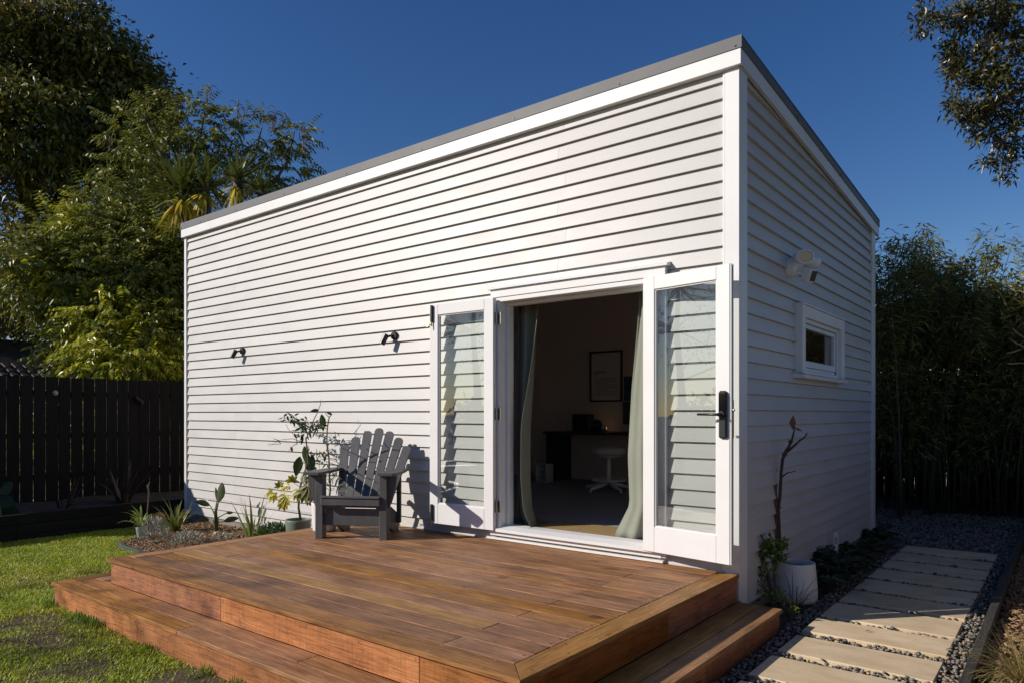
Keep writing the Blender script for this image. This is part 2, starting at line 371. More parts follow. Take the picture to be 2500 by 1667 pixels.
grid_sheet('lawn', -7.62, 0.20, -7.0, 0.02, 0.035, 160, 150, 0.008, m_lawnsoil)
grid_sheet('mulch_bed', -7.60, -3.95, -1.42, 0.05, 0.085, 120, 60, 0.012, m_soil, lambda x, y: x > bed_edge(y))
grid_sheet('raised_bed_soil', -9.35, -7.62, -4.5, 6.0, 0.28, 50, 200, 0.02, m_soil)
grid_sheet('side_bed_soil', -0.05, 0.31, -0.0, 4.4, 0.055, 12, 80, 0.008, m_soil)
grid_sheet('path_bed', 0.20, 1.34, -5.0, 9.0, 0.045, 30, 200, 0.006, mat('path base', (0.03, 0.03, 0.032), (0.05, 0.05, 0.05), scale=20, rough=0.9))
grid_sheet('rear_bed', -3.0, 0.21, 4.42, 9.0, 0.045, 40, 60, 0.006, MATS['path base'])
grid_sheet('border_soil', 1.37, 3.2, -6.0, 9.0, 0.075, 50, 300, 0.02, m_soil)

# ------------------------------------------------------------------ studio house
HX0, HX1, HY1 = -7.55, 0.0, 4.263
house = thing('garden_studio', 'pale grey weatherboard garden studio with white trim, open glazed doors and sloping dark roof', 'studio', (0, 0, 0))
PIT, ZREF, K0, K1 = 0.1125, 1.507, -12, 21
SL = 0.0685                                            # roof fall per metre towards the back
def clip_half(poly, f):
    out = []
    for i in range(len(poly)):
        a, b = poly[i], poly[(i + 1) % len(poly)]; fa, fb = f(a), f(b)
        if fa <= 0: out.append(a)
        if (fa < 0 < fb) or (fb < 0 < fa):
            t = fa / (fa - fb); out.append((a[0] + (b[0] - a[0]) * t, a[1] + (b[1] - a[1]) * t))
    return out
def board_poly(mb, poly, zb, front):
    """bevel-back board piece: outer face leans out towards its lower edge"""
    if len(poly) < 3: return
    def off(z): return 0.008 + 0.023 * max(0.0, (z - zb)) / PIT
    o, i = [], []
    for (u, z) in poly:
        if front: o.append((u, off(z), z)); i.append((u, 0.040, z))
        else: o.append((-off(z), u, z)); i.append((-0.040, u, z))
    k = len(poly)
    mb.add(o + i, [tuple(range(k)), tuple(reversed(range(k, 2 * k)))] + [(a, a + k, (a + 1) % k + k, (a + 1) % k) for a in range(k)])
def board_row(zb, u0, u1, front, hole=None, top=None):
    zt = zb + PIT - 0.0015
    rects = [(u0, u1, zb, zt)]
    if hole:
        a, b, c, d = hole; nr = []
        for (p, q, r, s) in rects:
            if q <= a or p >= b or s <= c or r >= d: nr.append((p, q, r, s)); continue
            if p < a: nr.append((p, a, r, s))
            if q > b: nr.append((b, q, r, s))
            if s > d: nr.append((max(p, a), min(q, b), d, s))
            if r < c: nr.append((max(p, a), min(q, b), r, c))
        rects = nr
    for (p, q, r, s) in rects:
        mb = MB(); poly = [(p, r), (q, r), (q, s), (p, s)]
        if top: poly = clip_half(poly, lambda P: P[1] - top(P[0]))
        board_poly(mb, poly, zb, front)
        if mb.v: mb.build('weatherboard', m_board, house, center=True)
DOOR_HOLE = (-2.165, -0.615, 0.40, 2.52)
WIN_HOLE = (1.36, 2.60, 1.84, 2.33)
for k in range(K0, K1):
    zb = ZREF + k * PIT
    j = [-1.47, -6.27] if k % 2 else [-6.30, -1.42]
    cuts = [-7.478, (-6.28 + 0.05 * math.sin(k * 2.3)) if k % 2 else (-1.46 + 0.04 * math.sin(k * 1.7)), -0.119]
    gapw = 0.0009
    for a, b in zip(cuts[:-1], cuts[1:]):
        if a > -2.165 and b < -0.615 and zb < 2.45: continue
        board_row(zb, a + gapw, b - gapw, True, DOOR_HOLE, (lambda u: 3.86))
    board_row(zb, 0.162, 4.105, False, WIN_HOLE, (lambda u: 3.868 - SL * u))
# plinth boards below the cladding
for z0, z1 in ((-0.02, 0.045), (0.049, 0.150)):
    MB().box(-7.52, -0.02, 0.028, 0.06, z0, z1).build('plinth_board', m_plinth, house, center=True)
    MB().box(-0.06, -0.028, 0.09, 4.22, z0, z1).build('plinth_board', m_plinth, house, center=True)
# corner boxes
def corner(x0, x1, y0, y1, z0, z1): MB().box(x0, x1, y0, y1, z0, z1, 0.003).build('corner_board', m_white, house, center=True)
corner(-0.101, 0.0, 0.0, 0.026, 0.217, 3.85)
corner(-0.024, 0.0005, 0.0265, 0.142, 0.10, 3.85)
MB().box(-0.118, -0.1015, 0.003, 0.03, 0.40, 3.85, 0.002).build('scriber', m_white, house, center=True)
MB().box(-0.03, -0.003, 0.1425, 0.160, 0.10, 3.82, 0.002).build('scriber', m_white, house, center=True)
corner(-7.55, -7.495, 0.0, 0.045, 0.13, 3.85)
corner(-7.551, -7.53, 0.0455, 0.16, 0.13, 3.80)
corner(-0.026, 0.0005, 4.107, 4.263, 0.10, 3.58)
# fascia and flashing
MB().box(-7.572, 0.022, -0.032, 0.03, 3.823, 3.936, 0.002).build('fascia', m_white, house, center=True)
def slope_board(x0, x1, y0, y1, za, zb_, name, m):
    poly = [(y0, za - SL * (y0 + 0.03)), (y1, za - SL * (y1 + 0.03)), (y1, zb_ - SL * (y1 + 0.03)), (y0, zb_ - SL * (y0 + 0.03))]
    MB().prism(poly, 0, x0, x1).build(name, m, house, center=True)
slope_board(-0.002, 0.0225, 0.0305, 4.345, 3.823, 3.935, 'fascia', m_white)
slope_board(-7.572, -7.548, 0.0305, 4.345, 3.823, 3.935, 'fascia', m_white)
MB().prism([(0.031, 3.84), (0.031, 3.90), (4.33, 3.605), (4.33, 3.545)], 0, -7.547, -0.0025).build('soffit', m_white, house, center=True)
MB().box(-7.578, 0.027, -0.038, -0.0325, 3.930, 4.014).build('roof_flashing', m_flash, house, center=True)
slope_board(0.0228, 0.029, -0.0379, 4.352, 3.930, 4.014, 'roof_flashing', m_flash)
roof = MB().prism([(-0.038, 4.0145), (4.352, 3.714), (4.352, 3.694), (-0.036, 3.9945)], 0, -7.578, 0.029).build('roof', m_flash, house, center=True)
rv = MB()
for x in (-7.55, -7.05, -6.2, -5.2, -4.1, -3.0, -1.9, -0.9, -0.012): rv.lathe([(0.0, 0.006), (0.006, 0.005), (0.008, 0)], 8, (0, 0, 0)) if False else rv.box(x - 0.006, x + 0.006, -0.042, -0.037, 3.942, 3.954, 0.002)
for y in (1.2, 2.6, 4.1): rv.box(0.0285, 0.033, y - 0.006, y + 0.006, 3.945 - SL * y, 3.957 - SL * y)
rv.build('rivet', m_rivet, house)
# wall core, floor, ceiling (closed so that no daylight leaks in)
core = MB()
core.box(-7.50, -2.13, 0.041, 0.12, -0.02, 3.82); core.box(-0.64, -0.03, 0.041, 0.12, -0.02, 3.82); core.box(-2.13, -0.64, 0.041, 0.12, 2.47, 3.82); core.box(-2.13, -0.64, 0.041, 0.12, -0.02, 0.46)
core.box(-0.12, -0.041, 0.121, 1.39, -0.02, 3.72); core.box(-0.12, -0.041, 2.56, 4.2, -0.02, 3.53); core.box(-0.12, -0.041, 1.39, 2.56, 2.32, 3.62); core.box(-0.12, -0.041, 1.39, 2.56, -0.02, 1.86)
core.box(-7.50, -7.42, 0.121, 4.2, -0.02, 3.53); core.box(-7.50, -7.10, 4.201, 4.26, -0.02, 3.52); core.box(-5.20, -0.03, 4.201, 4.26, -0.02, 3.52); core.box(-7.10, -5.20, 4.201, 4.26, -0.02, 1.10); core.box(-7.10, -5.20, 4.201, 4.26, 2.70, 3.52)  # back wall left open for the added rear window
core.build('wall', m_inwall, house)
MB().box(-7.42, -0.121, 0.121, 4.2, 3.30, 3.36).build('ceiling', m_white, house)
m_carpet = mat('charcoal carpet', (0.26, 0.26, 0.265), (0.34, 0.34, 0.345), scale=60, rough=0.95, bump=0.5, bscale=180, bdist=0.006)
MB().box(-7.42, -0.121, 0.60, 4.2, 0.44, 0.505).build('carpet', m_carpet, house)
MB().box(-2.14, -0.62, 0.05, 0.598, 0.44, 0.498).build('entry_floor', mat('entry timber', (0.24, 0.17, 0.11), (0.16, 0.11, 0.07), scale=4, stretch=(1, 10, 10), rough=0.45), house)

# door frame
def whitebox(name, *b, parent=house, m=None, c=0.003): return MB().box(*b, c).build(name, m or m_white, parent, center=True)
whitebox('door_head', -2.115, -0.640, -0.020, 0.13, 2.432, 2.470)
whitebox('door_head_stop', -2.085, -0.670, 0.060, 0.13, 2.405, 2.4315)
whitebox('door_jamb', -2.118, -2.072, -0.030, 0.13, 0.50, 2.4315)
whitebox('door_jamb_stop', -2.0715, -2.040, 0.055, 0.13, 0.52, 2.4045)
whitebox('door_jamb', -0.686, -0.640, -0.020, 0.13, 0.50, 2.4315)
whitebox('door_jamb_stop', -0.7175, -0.6865, 0.055, 0.13, 0.52, 2.4045)
whitebox('architrave', -2.172, -0.530, -0.028, 0.010, 2.4705, 2.540)
whitebox('architrave', -2.172, -2.1185, -0.022, 0.010, 0.44, 2.470)
whitebox('architrave', -0.639, -0.530, -0.022, 0.010, 0.44, 2.470)
MB().prism([(-0.048, 2.5405), (-0.048, 2.556), (0.02, 2.575), (0.02, 2.5405)], 0, -2.192, -0.508).build('head_flashing', m_white, house, center=True)
# sill: sloping nose, step and lower strips
MB().prism([(-0.062, 0.478), (-0.062, 0.502), (0.03, 0.520), (0.13, 0.522), (0.13, 0.478)], 0, -2.12, -0.60).build('door_sill', m_white, house, center=True)
whitebox('sill_flashing', -2.175, -0.56, -0.030, 0.02, 0.438, 0.4775)
whitebox('sill_flashing', -2.20, -0.545, -0.038, 0.02, 0.405, 0.4215, c=0.002)
whitebox('lower_board', -7.0, -0.12, 0.006, 0.03, 0.372, 0.404, m=m_board)

# ---- door leaves: local x along the leaf from the hinge, local y = thickness, z up
def leaf(name, hinge, ang, width, label, flip):
    z0, z1, th = 0.487, 2.464, 0.040
    # leaf frame object carries all the sub-parts; built around its own origin at the hinge
    sx = -1 if flip else 1
    ca, sa = math.cos(ang), math.sin(ang)
    def T(mb):
        mb.v = [(hinge[0] + (sx * x) * ca - y * sa, hinge[1] + (sx * x) * sa + y * ca, z) for x, y, z in mb.v]; return mb
    st, tr, br = 0.100, 0.094, 0.182
    mb = MB()
    mb.box(0, st, 0, th, z0, z1, 0.003); mb.box(width - st, width, 0, th, z0, z1, 0.003)
    mb.box(st, width - st, 0, th, z1 - tr, z1, 0.0025); mb.box(st, width - st, 0, th, z0, z0 + br, 0.0025)
    d = T(mb).build('door_leaf', m_white, house); tag(d, label)
    gb = MB()                                        # glazing beads
    for (a, b, c, e) in ((st, st + 0.009, z0 + br, z1 - tr), (width - st - 0.009, width - st, z0 + br, z1 - tr), (st + 0.009, width - st - 0.009, z1 - tr - 0.009, z1 - tr), (st + 0.009, width - st - 0.009, z0 + br, z0 + br + 0.009)):
        gb.box(a + 1e-4, b - 1e-4, 0.010, th - 0.006, c + 1e-4, e - 1e-4)
    T(gb).build('glazing_bead', m_white, d)
    T(MB().box(st + 0.002, width - st - 0.002, 0.021, 0.025, z0 + br + 0.002, z1 - tr - 0.002)).build('glass_pane', m_glass, d)
    return d, T
hR = (-0.690, -0.066); aR = math.atan2(-0.110, 0.688)
dR, TR = leaf('door_leaf', hR, aR, 0.700, 'white glazed door leaf with black digital lock, swung wide open', False)
hL = (-2.098, -0.078); aL = math.radians(2.0)
dL, TL = leaf('door_leaf', hL, aL, 0.735, 'white glazed door leaf with black sash bolts, folded flat against the wall', True)
# rebate strip on the meeting edge of the lock leaf
TR(MB().box(0.7005, 0.708, 0.006, 0.016, 0.49, 2.462)).build('edge_rebate', m_white, dR)
TR(MB().box(0.7005, 0.7075, 0.028, 0.036, 0.49, 2.462)).build('edge_rebate', m_white, dR)
# smart lock on the leaf face, lever, latch plate
lk = MB(); lk.box(0.628, 0.688, -0.024, -0.0005, 1.318, 1.632, 0.010); lo = TR(lk).build('digital_lock', m_black, dR)
TR(MB().box(0.634, 0.682, -0.0262, -0.0242, 1.46, 1.615)).build('keypad', mat('gloss black', (0.006, 0.006, 0.007), rough=0.08), dR)
lv = MB(); lv.tube([(0.655, -0.012, 1.476), (0.655, -0.058, 1.476), (0.640, -0.066, 1.476), (0.500, -0.066, 1.477)], [0.013, 0.011, 0.0095, 0.008], 10); TR(lv).build('lever_handle', m_black, dR, smooth=True)
lv = MB(); lv.tube([(0.655, -0.024, 1.476), (0.655, -0.034, 1.476)], [0.024, 0.022], 14); TR(lv).build('lever_rose', m_black, dR)
TR(MB().box(0.7085, 0.7115, 0.008, 0.034, 1.32, 1.57)).build('latch_plate', m_steel, dR)
TR(MB().tube([(0.7115, 0.021, 1.505), (0.722, 0.021, 1.505)], 0.009, 8)).build('latch_bolt', m_steel, dR)
# sash bolts on the other leaf
for zc, s in ((2.385, 1), (0.585, -1)):
    b = MB(); b.box(0.688, 0.712, -0.022, -0.0005, zc - 0.075, zc + 0.075, 0.004); TL(b).build('sash_bolt', m_black, dL)
    b = MB(); b.tube([(0.70, -0.012, zc - 0.075), (0.70, -0.012, zc - 0.115)], 0.006, 8); b.tube([(0.70, -0.012, zc - 0.10), (0.715, -0.035, zc - 0.108), (0.728, -0.04, zc - 0.12)], 0.005, 6); TL(b).build('bolt_knob', m_brass, dL)
# hinges
def hinge(x, zc, s):
    b = MB(); b.tube([(x, -0.052 if s < 0 else -0.045, zc - 0.05), (x, -0.052 if s < 0 else -0.045, zc + 0.05)], 0.0075, 8)
    b.box(x - 0.036, x - 0.006, -0.0585, -0.0545, zc - 0.05, zc + 0.05) if s < 0 else None
    b.box(x + 0.004, x + 0.034, -0.034, -0.0305, zc - 0.05, zc + 0.05) if s < 0 else None
    b.build('hinge', m_steel, house)
for zc in (2.29, 1.48, 0.69): hinge(-2.085, zc, -1)

# ---- side window
wy0, wy1, wz0, wz1 = 1.294, 2.67, 1.815, 2.372
win = MB()
win.box(-0.03, 0.043, wy0, wy0 + 0.085, wz0, wz1, 0.003); win.box(-0.03, 0.043, wy1 - 0.115, wy1, wz0, wz1, 0.003)
win.box(-0.03, 0.041, wy0 + 0.0855, wy1 - 0.1155, 2.275, wz1 - 0.001, 0.003)
wn = win.build('window', m_white, house); tag(wn, 'small white awning window in the shaded side wall')
MB().prism([(wy0 - 0.005, wz1 + 0.001), (wy1 + 0.005, wz1 + 0.001), (wy1 + 0.005, wz1 + 0.012), (wy0 - 0.005, wz1 + 0.012)], 0, -0.02, 0.052).build('head_flashing', m_white, wn, center=True)
MB().prism([(-0.03, 1.775), (0.066, 1.772), (0.070, 1.800), (0.0, 1.8145), (-0.03, 1.8145)], 1, wy0 - 0.045, wy1 + 0.035).build('sill', m_white, wn, center=True)
fr = MB(); a, b = wy0 + 0.086, wy1 - 0.116
fr.box(-0.10, 0.012, a, a + 0.03, 1.815, 2.2745, 0.002); fr.box(-0.10, 0.012, b - 0.03, b, 1.815, 2.2745, 0.002); fr.box(-0.10, 0.012, a + 0.0302, b - 0.0302, 2.243, 2.2743, 0.002); fr.box(-0.10, 0.014, a + 0.0302, b - 0.0302, 1.8152, 1.842, 0.002); fr.box(-0.10, 0.004, a + 0.0302, b - 0.0302, 1.845, 1.868, 0.002)
fr.build('frame', m_white, wn)
m_alu = mat('white aluminium', (0.70, 0.71, 0.73), rough=0.35)
sa_ = MB(); c0, c1, d0, d1 = a + 0.034, b - 0.034, 1.876, 2.239
sa_.box(-0.065, -0.008, c0, c0 + 0.04, d0, d1, 0.003); sa_.box(-0.065, -0.008, c1 - 0.04, c1, d0, d1, 0.003); sa_.box(-0.065, -0.008, c0 + 0.0402, c1 - 0.0402, d1 - 0.036, d1, 0.003); sa_.box(-0.065, -0.008, c0 + 0.0402, c1 - 0.0402, d0, d0 + 0.055, 0.003)
sa_.build('sash', m_alu, wn)
MB().box(-0.040, -0.034, c0 + 0.0405, c1 - 0.0405, d0 + 0.0555, d1 - 0.0365).build('glass_pane', m_wglass, wn)
for y in (c0 + 0.05, c1 - 0.05): MB().box(-0.004, 0.008, y - 0.016, y + 0.016, 1.845, 1.874).build('window_stay', m_black, wn)

added_win = MB()  # rear window out of view, added to let daylight into the room
for q in ((-7.10, -7.04, 1.10, 2.70), (-5.26, -5.20, 1.10, 2.70), (-6.18, -6.12, 1.16, 2.64)): added_win.box(q[0], q[1], 4.19, 4.27, q[2], q[3], 0.003)
added_win.box(-7.039, -5.261, 4.19, 4.27, 2.641, 2.70, 0.003); added_win.box(-7.039, -5.261, 4.19, 4.27, 1.10, 1.159, 0.003)
added_window = added_win.build('window', m_white, house)
for q in ((-7.038, -6.182), (-6.118, -5.262)): MB().box(q[0], q[1], 4.228, 4.233, 1.161, 2.639).build('glass_pane', m_glass, added_window)

# ------------------------------------------------------------------ deck
DZ = 0.40
deck = thing('timber_deck', 'low reddish brown hardwood deck with a wrap-around step in front of the studio doors', 'deck', (0, 0, 0))
R = random.Random(5)
def dboard(x0, x1, y0, y1, z1, m, name='deck_board', c=0.0022): return MB().box(x0, x1, y0, y1, z1 - 0.024, z1, c).build(name, m, deck, center=True)
# front picture-frame board with the mitred end, right and left border boards
MB().prism([(-3.895, -2.425), (0.0, -2.425), (-0.1385, -2.2868), (-3.895, -2.2868)], 2, DZ - 0.024, DZ).build('deck_board', m_deck, deck, center=True)
MB().prism([(0.0, -2.4215), (0.0, -0.004), (-0.135, -0.100), (-0.135, -2.2835)], 2, DZ - 0.024, DZ).build('deck_board', m_decky, deck, center=True)
dboard(-3.895, -3.760, -2.283, -0.006, DZ, m_decky)
x0, x1 = -3.756, -0.1395
ny = 16; pitch = (2.2828 - 0.004) / ny
screws = []
jl = {r: ([-0.57 + R.uniform(-0.006, 0.006)] if r % 2 == 0 else [-3.26 + R.uniform(-0.006, 0.006)]) for r in range(ny)}
for r in range(ny):
    y0 = -2.2828 + r * pitch; y1 = y0 + pitch - 0.0056
    js = [x0] + sorted(jl[r]) + [x1]
    for a, b in zip(js[:-1], js[1:]):
        e1 = 0.142 * max(0.0, 1 - (ny - 1 - r)) if False else 0
        dboard(a + 0.0012, b - 0.0012, y0, y1, DZ + R.uniform(-0.0008, 0.0008), m_deckpale if (r == 2 and a < -1) else m_deck)
        for xs in (a + 0.03, b - 0.03): screws += [(xs, y0 + 0.03, DZ, 2), (xs, y1 - 0.03, DZ, 2)]
        n = int((b - a) / 0.75)
        for q in range(1, n + 1):
            xs = a + (b - a) * q / (n + 1); screws += [(xs, y0 + 0.03, DZ, 2), (xs, y1 - 0.03, DZ, 2)]
for q in range(9): screws += [(-0.11, -2.2 + q * 0.27, DZ, 2), (-0.03, -2.3 + q * 0.27, DZ, 2), (-3.78, -2.2 + q * .27, DZ, 2)]
for q in range(12): screws += [(-3.8 + q * 0.325, -2.31, DZ, 2), (-3.8 + q * 0.325, -2.40, DZ, 2)]
# risers (deck skirt)
def riser_x(segs, y0, y1, z0, z1, m=m_riser):
    for a, b in zip(segs[:-1], segs[1:]):
        MB().box(a + 0.0008, b - 0.0008, y0, y1, z0, z1, 0.002).build('riser_board', m, deck, center=True)
        for xs in [a + 0.025, b - 0.025] + [a + (b - a) * t for t in (0.25, 0.5, 0.75)]:
            for zz in (z0 + 0.03, z1 - 0.03): screws.append((xs, y0, zz, 1))
def riser_y(segs, x0, x1, z0, z1, m=m_risery):
    for a, b in zip(segs[:-1], segs[1:]):
        MB().box(x0, x1, a + 0.0008, b - 0.0008, z0, z1, 0.002).build('riser_board', m, deck, center=True)
SZ = 0.212
riser_x([-3.878, -2.327, -0.60, -0.012], -2.405, -2.383, SZ + 0.001, DZ - 0.0255)
riser_y([-2.382, -1.05, -0.008], -0.034, -0.012, SZ + 0.001, DZ - 0.0255)
riser_y([-2.382, -0.008], -3.878, -3.856, 0.02, DZ - 0.0255)
# step treads: two boards in front, two on each return
for (a, b) in ((-2.668, -2.542), (-2.538, -2.4065)):
    segs = [-4.285, -2.35, -0.9, 0.285] if a < -2.6 else [-4.15, -3.05, -1.35, 0.15]
    for p, q in zip(segs[:-1], segs[1:]):
        dboard(p + 0.001, q - 0.001, a, b, SZ, m_deck, 'step_board')
        for xs in [p + 0.03, q - 0.03, (p + q) / 2]: screws += [(xs, a + 0.03, SZ, 2), (xs, b - 0.03, SZ, 2)]
dboard(0.152, 0.285, -2.538, -0.002, SZ, m_decky, 'step_board'); dboard(-0.010, 0.148, -2.4045, -0.002, SZ - 0.0005, m_decky, 'step_board')
dboard(-4.285, -4.154, -2.538, -1.40, SZ, m_decky, 'step_board'); dboard(-4.150, -4.016, -2.4045, -1.40, SZ, m_decky, 'step_board'); dboard(-4.012, -3.880, -2.4045, -1.40, SZ, m_decky, 'step_board')
for q in range(8): screws += [(0.26, -2.4 + q * 0.31, SZ, 2), (0.18, -2.4 + q * 0.31, SZ, 2)]
riser_x([-4.268, -2.9, -1.15, 0.268], -2.648, -2.626, 0.0, SZ - 0.0255)
riser_y([-2.625, -1.2, -0.004], 0.246, 0.268, 0.0, SZ - 0.0255)
riser_y([-2.625, -1.41], -4.268, -4.246, 0.0, SZ - 0.0255)
MB().box(-4.24, 0.24, -2.62, -2.41, -0.02, SZ - 0.03).box(-3.85, -0.04, -2.38, -0.01, 0.0, DZ - 0.03).box(-0.03, 0.24, -2.4, -0.01, 0.0, SZ - 0.03).box(-4.24, -3.89, -2.40, -1.41, 0.0, SZ - 0.03).build('subframe', m_dark, deck)
sc = MB()
for (x, y, z, ax) in screws:
    r = 0.0056
    if ax == 2: sc.add([(x + r * math.cos(a), y + r * math.sin(a), z + 0.0012) for a in [i * PI / 3 for i in range(6)]], [tuple(range(6))])
    else: sc.add([(x + r * math.cos(a), y - 0.0012, z + r * math.sin(a)) for a in [i * PI / 3 for i in range(6)]], [tuple(range(6))])
so = sc.build('screw_heads', mat('screw steel', (0.45, 0.42, 0.38), rough=0.3, metal=0.9), deck); tag(so, kind='stuff')
# ------------------------------------------------------------------ wall lamps
m_amber = mat('lamp lens', (0.55, 0.30, 0.08), rough=0.2)
def spot_lamp(X, Z, label):
    t = thing('wall_spotlight', label, 'wall lamp', (X, 0.012, Z), 0, 'black wall spotlights')
    MB().tube([(0, -0.022, 0), (0, 0.006, 0)], [0.037, 0.040], 20).build('base_plate', m_black, t)
    MB().tube([(0, -0.020, 0), (-0.012, -0.045, -0.003), (-0.035, -0.062, -0.012)], [0.011, 0.011, 0.011], 8).build('arm', m_black, t, smooth=True)
    c = Vector((-0.060, -0.078, -0.028)); d = Vector((-0.30, -0.30, -0.90)); d.normalize()
    p, q = c - d * 0.045, c + d * 0.062
    MB().tube([p, p + d * 0.004, q - d * 0.001, q], [0.024, 0.028, 0.028, 0.027], 18).build('lamp_body', m_black, t)
    MB().tube([q + d * 0.0005, q + d * 0.0022], [0.021, 0.020], 16).build('lens', m_amber, t)
spot_lamp(-3.425, 2.238, 'black cylinder wall spotlight nearer the glazed doors')
spot_lamp(-6.135, 2.240, 'black cylinder wall spotlight nearer the dark fence')

# ------------------------------------------------------------------ floodlight camera
m_plast = mat('white plastic', (0.80, 0.79, 0.78), rough=0.35)
fl = thing('security_floodlight', 'white twin floodlight with camera on the shaded side wall', 'security light', (0.0, 1.14, 2.645))
MB().tube([(-0.02, 0, 0), (0.030, 0, 0), (0.044, 0, 0)], [0.066, 0.064, 0.050], 24).build('base', m_plast, fl)
def flood(yc, dirv, nm):
    d = Vector(dirv); d.normalize(); c = Vector((0.085, yc, 0.045)); x = d.cross(Vector((0, 0, 1))); x.normalize(); z = x.cross(d)
    n = 22; rings = []
    for (o, a, b) in ((-0.055, 0.028, 0.022), (-0.03, 0.046, 0.036), (0.02, 0.058, 0.044), (0.048, 0.062, 0.046), (0.046, 0.052, 0.037)):
        rings.append([c + d * o + x * (a * math.cos(2 * PI * j / n)) + z * (b * math.sin(2 * PI * j / n)) for j in range(n)])
    vs = [p for r in rings for p in r]; k = len(rings)
    h = MB().add(vs, [(i * n + j, i * n + (j + 1) % n, (i + 1) * n + (j + 1) % n, (i + 1) * n + j) for i in range(k - 1) for j in range(n)] + [tuple(range(n))]).build('lamp_head', m_plast, fl, smooth=True)
    MB().add([c + d * 0.044 + x * (0.050 * math.cos(2 * PI * j / n)) + z * (0.035 * math.sin(2 * PI * j / n)) for j in range(n)], [tuple(range(n))]).build('lens', mat('warm lens', (0.62, 0.47, 0.33), rough=0.25), h)
    MB().tube([(0.03, yc * 0.4, 0.01), tuple(c - d * 0.04)], 0.018, 8).build('arm', m_plast, fl)
flood(-0.075, (0.80, -0.75, -0.12), 'a'); flood(0.10, (0.65, 0.72, -0.25), 'b')
cb = MB(); M = Matrix.Rotation(math.radians(-25), 3, 'Z') @ Matrix.Rotation(math.radians(22), 3, 'Y')
cb.obox((0.112, -0.012, -0.066), (0.075, 0.062, 0.092), M, 0.012); cbo = cb.build('camera_body', m_plast, fl)
MB().obox(Vector((0.112, -0.012, -0.066)) + M @ Vector((0.0385, 0, 0.004)), (0.003, 0.046, 0.066), M, 0.001).build('camera_lens', mat('lens black', (0.008, 0.008, 0.01), rough=0.1), cbo)
MB().tube([(0.04, 0, -0.005), (0.085, -0.005, -0.03)], 0.014, 8).build('camera_arm', m_plast, fl)
fl.scale = (1.22, 1.22, 1.22)

# ------------------------------------------------------------------ adirondack chair (local x = right seen from the front, y = back)
m_chair = mat('charcoal painted timber', (0.070, 0.070, 0.072), (0.105, 0.102, 0.100), scale=5, stretch=(3, 3, 1), rough=0.5, bump=0.12, bscale=30, bdist=0.003, objrand=0.08)
ch = thing('adirondack_chair', 'charcoal slatted garden armchair with fan back on the deck against the studio wall', 'chair', (-3.10, -0.79, DZ), math.radians(30))
def cpart(mb, nm): return mb.build(nm, m_chair, ch, center=True)
for s in (-1, 1):
    cpart(MB().box(s * 0.288 - 0.034, s * 0.288 + 0.034, 0.0, 0.085, 0, 0.556, 0.004), 'leg')
    # gusset under the arm
    a = s * 0.323; pol = [(a, 0.555), (a + s * 0.078, 0.555), (a + s * 0.072, 0.49), (a + s * 0.058, 0.42), (a + s * 0.035, 0.34), (a + s * 0.008, 0.275), (a, 0.265)]
    cpart(MB().prism(pol, 1, 0.026, 0.058), 'arm_bracket')
    arm = [(s * 0.245, -0.055), (s * 0.262, -0.075), (s * 0.395, -0.075), (s * 0.412, -0.05), (s * 0.412, 0.16), (s * 0.388, 0.35), (s * 0.352, 0.52), (s * 0.335, 0.575), (s * 0.272, 0.575), (s * 0.262, 0.42), (s * 0.247, 0.2)]
    cpart(MB().prism(arm, 2, 0.5565, 0.580), 'arm')
    st = [(0.02, 0.345), (0.02, 0.215), (0.40, 0.01), (0.43, 0.0), (0.55, 0.0), (0.57, 0.06), (0.53, 0.16), (0.10, 0.345)]
    xx = s * 0.236; cpart(MB().prism(st, 0, xx - 0.0165, xx + 0.0165), 'rear_leg')
    cpart(MB().box(s * 0.272 - 0.018, s * 0.272 + 0.018, 0.485, 0.525, 0.075, 0.5560, 0.003), 'arm_post')
cpart(MB().box(-0.2535, 0.2535, 0.030, 0.052, 0.115, 0.262, 0.003), 'front_apron')
cpart(MB().box(-0.268, 0.268, -0.026, -0.001, 0.288, 0.352, 0.008), 'seat_front_slat')
zs = 0.372
for i in range(5):
    y = -0.03 + i * 0.083
    mb = MB(); Mx = Matrix.Rotation(math.radians(-12.5 if i else -5), 3, 'X'); mb.obox((0, y + 0.036, 0.362 - i * 0.0185), (0.532 if i < 1 else 0.50, 0.074, 0.022), Mx, 0.004); cpart(mb, 'seat_slat')
lens = [0.585, 0.665, 0.725, 0.755, 0.725, 0.665, 0.585]
rec = math.radians(27)
for i in range(7):
    k = i - 3; fan = math.radians(3.0 * k + 2.5); L_ = lens[i] * 1.02; bw, tw = 0.0325, 0.0415
    pol = [(-bw, 0), (bw, 0), (tw, L_ - 0.035), (tw * 0.86, L_ - 0.014), (tw * 0.5, L_ - 0.003), (0, L_), (-tw * 0.5, L_ - 0.003), (-tw * 0.86, L_ - 0.014), (-tw, L_ - 0.035)]
    mb = MB().prism(pol, 1, -0.010, 0.010)
    Rm = Matrix.Rotation(-rec, 3, 'X') @ Matrix.Rotation(fan, 3, 'Y')
    base = Vector((k * 0.0715, 0.315, 0.255))
    mb.v = [tuple(base + Rm @ Vector(q)) for q in mb.v]
    cpart(mb, 'back_slat')
cpart(MB().box(-0.262, 0.262, 0.4735, 0.500, 0.515, 0.5555, 0.003), 'back_rail')
cpart(MB().box(-0.218, 0.218, 0.350, 0.376, 0.225, 0.285, 0.003), 'back_rail')

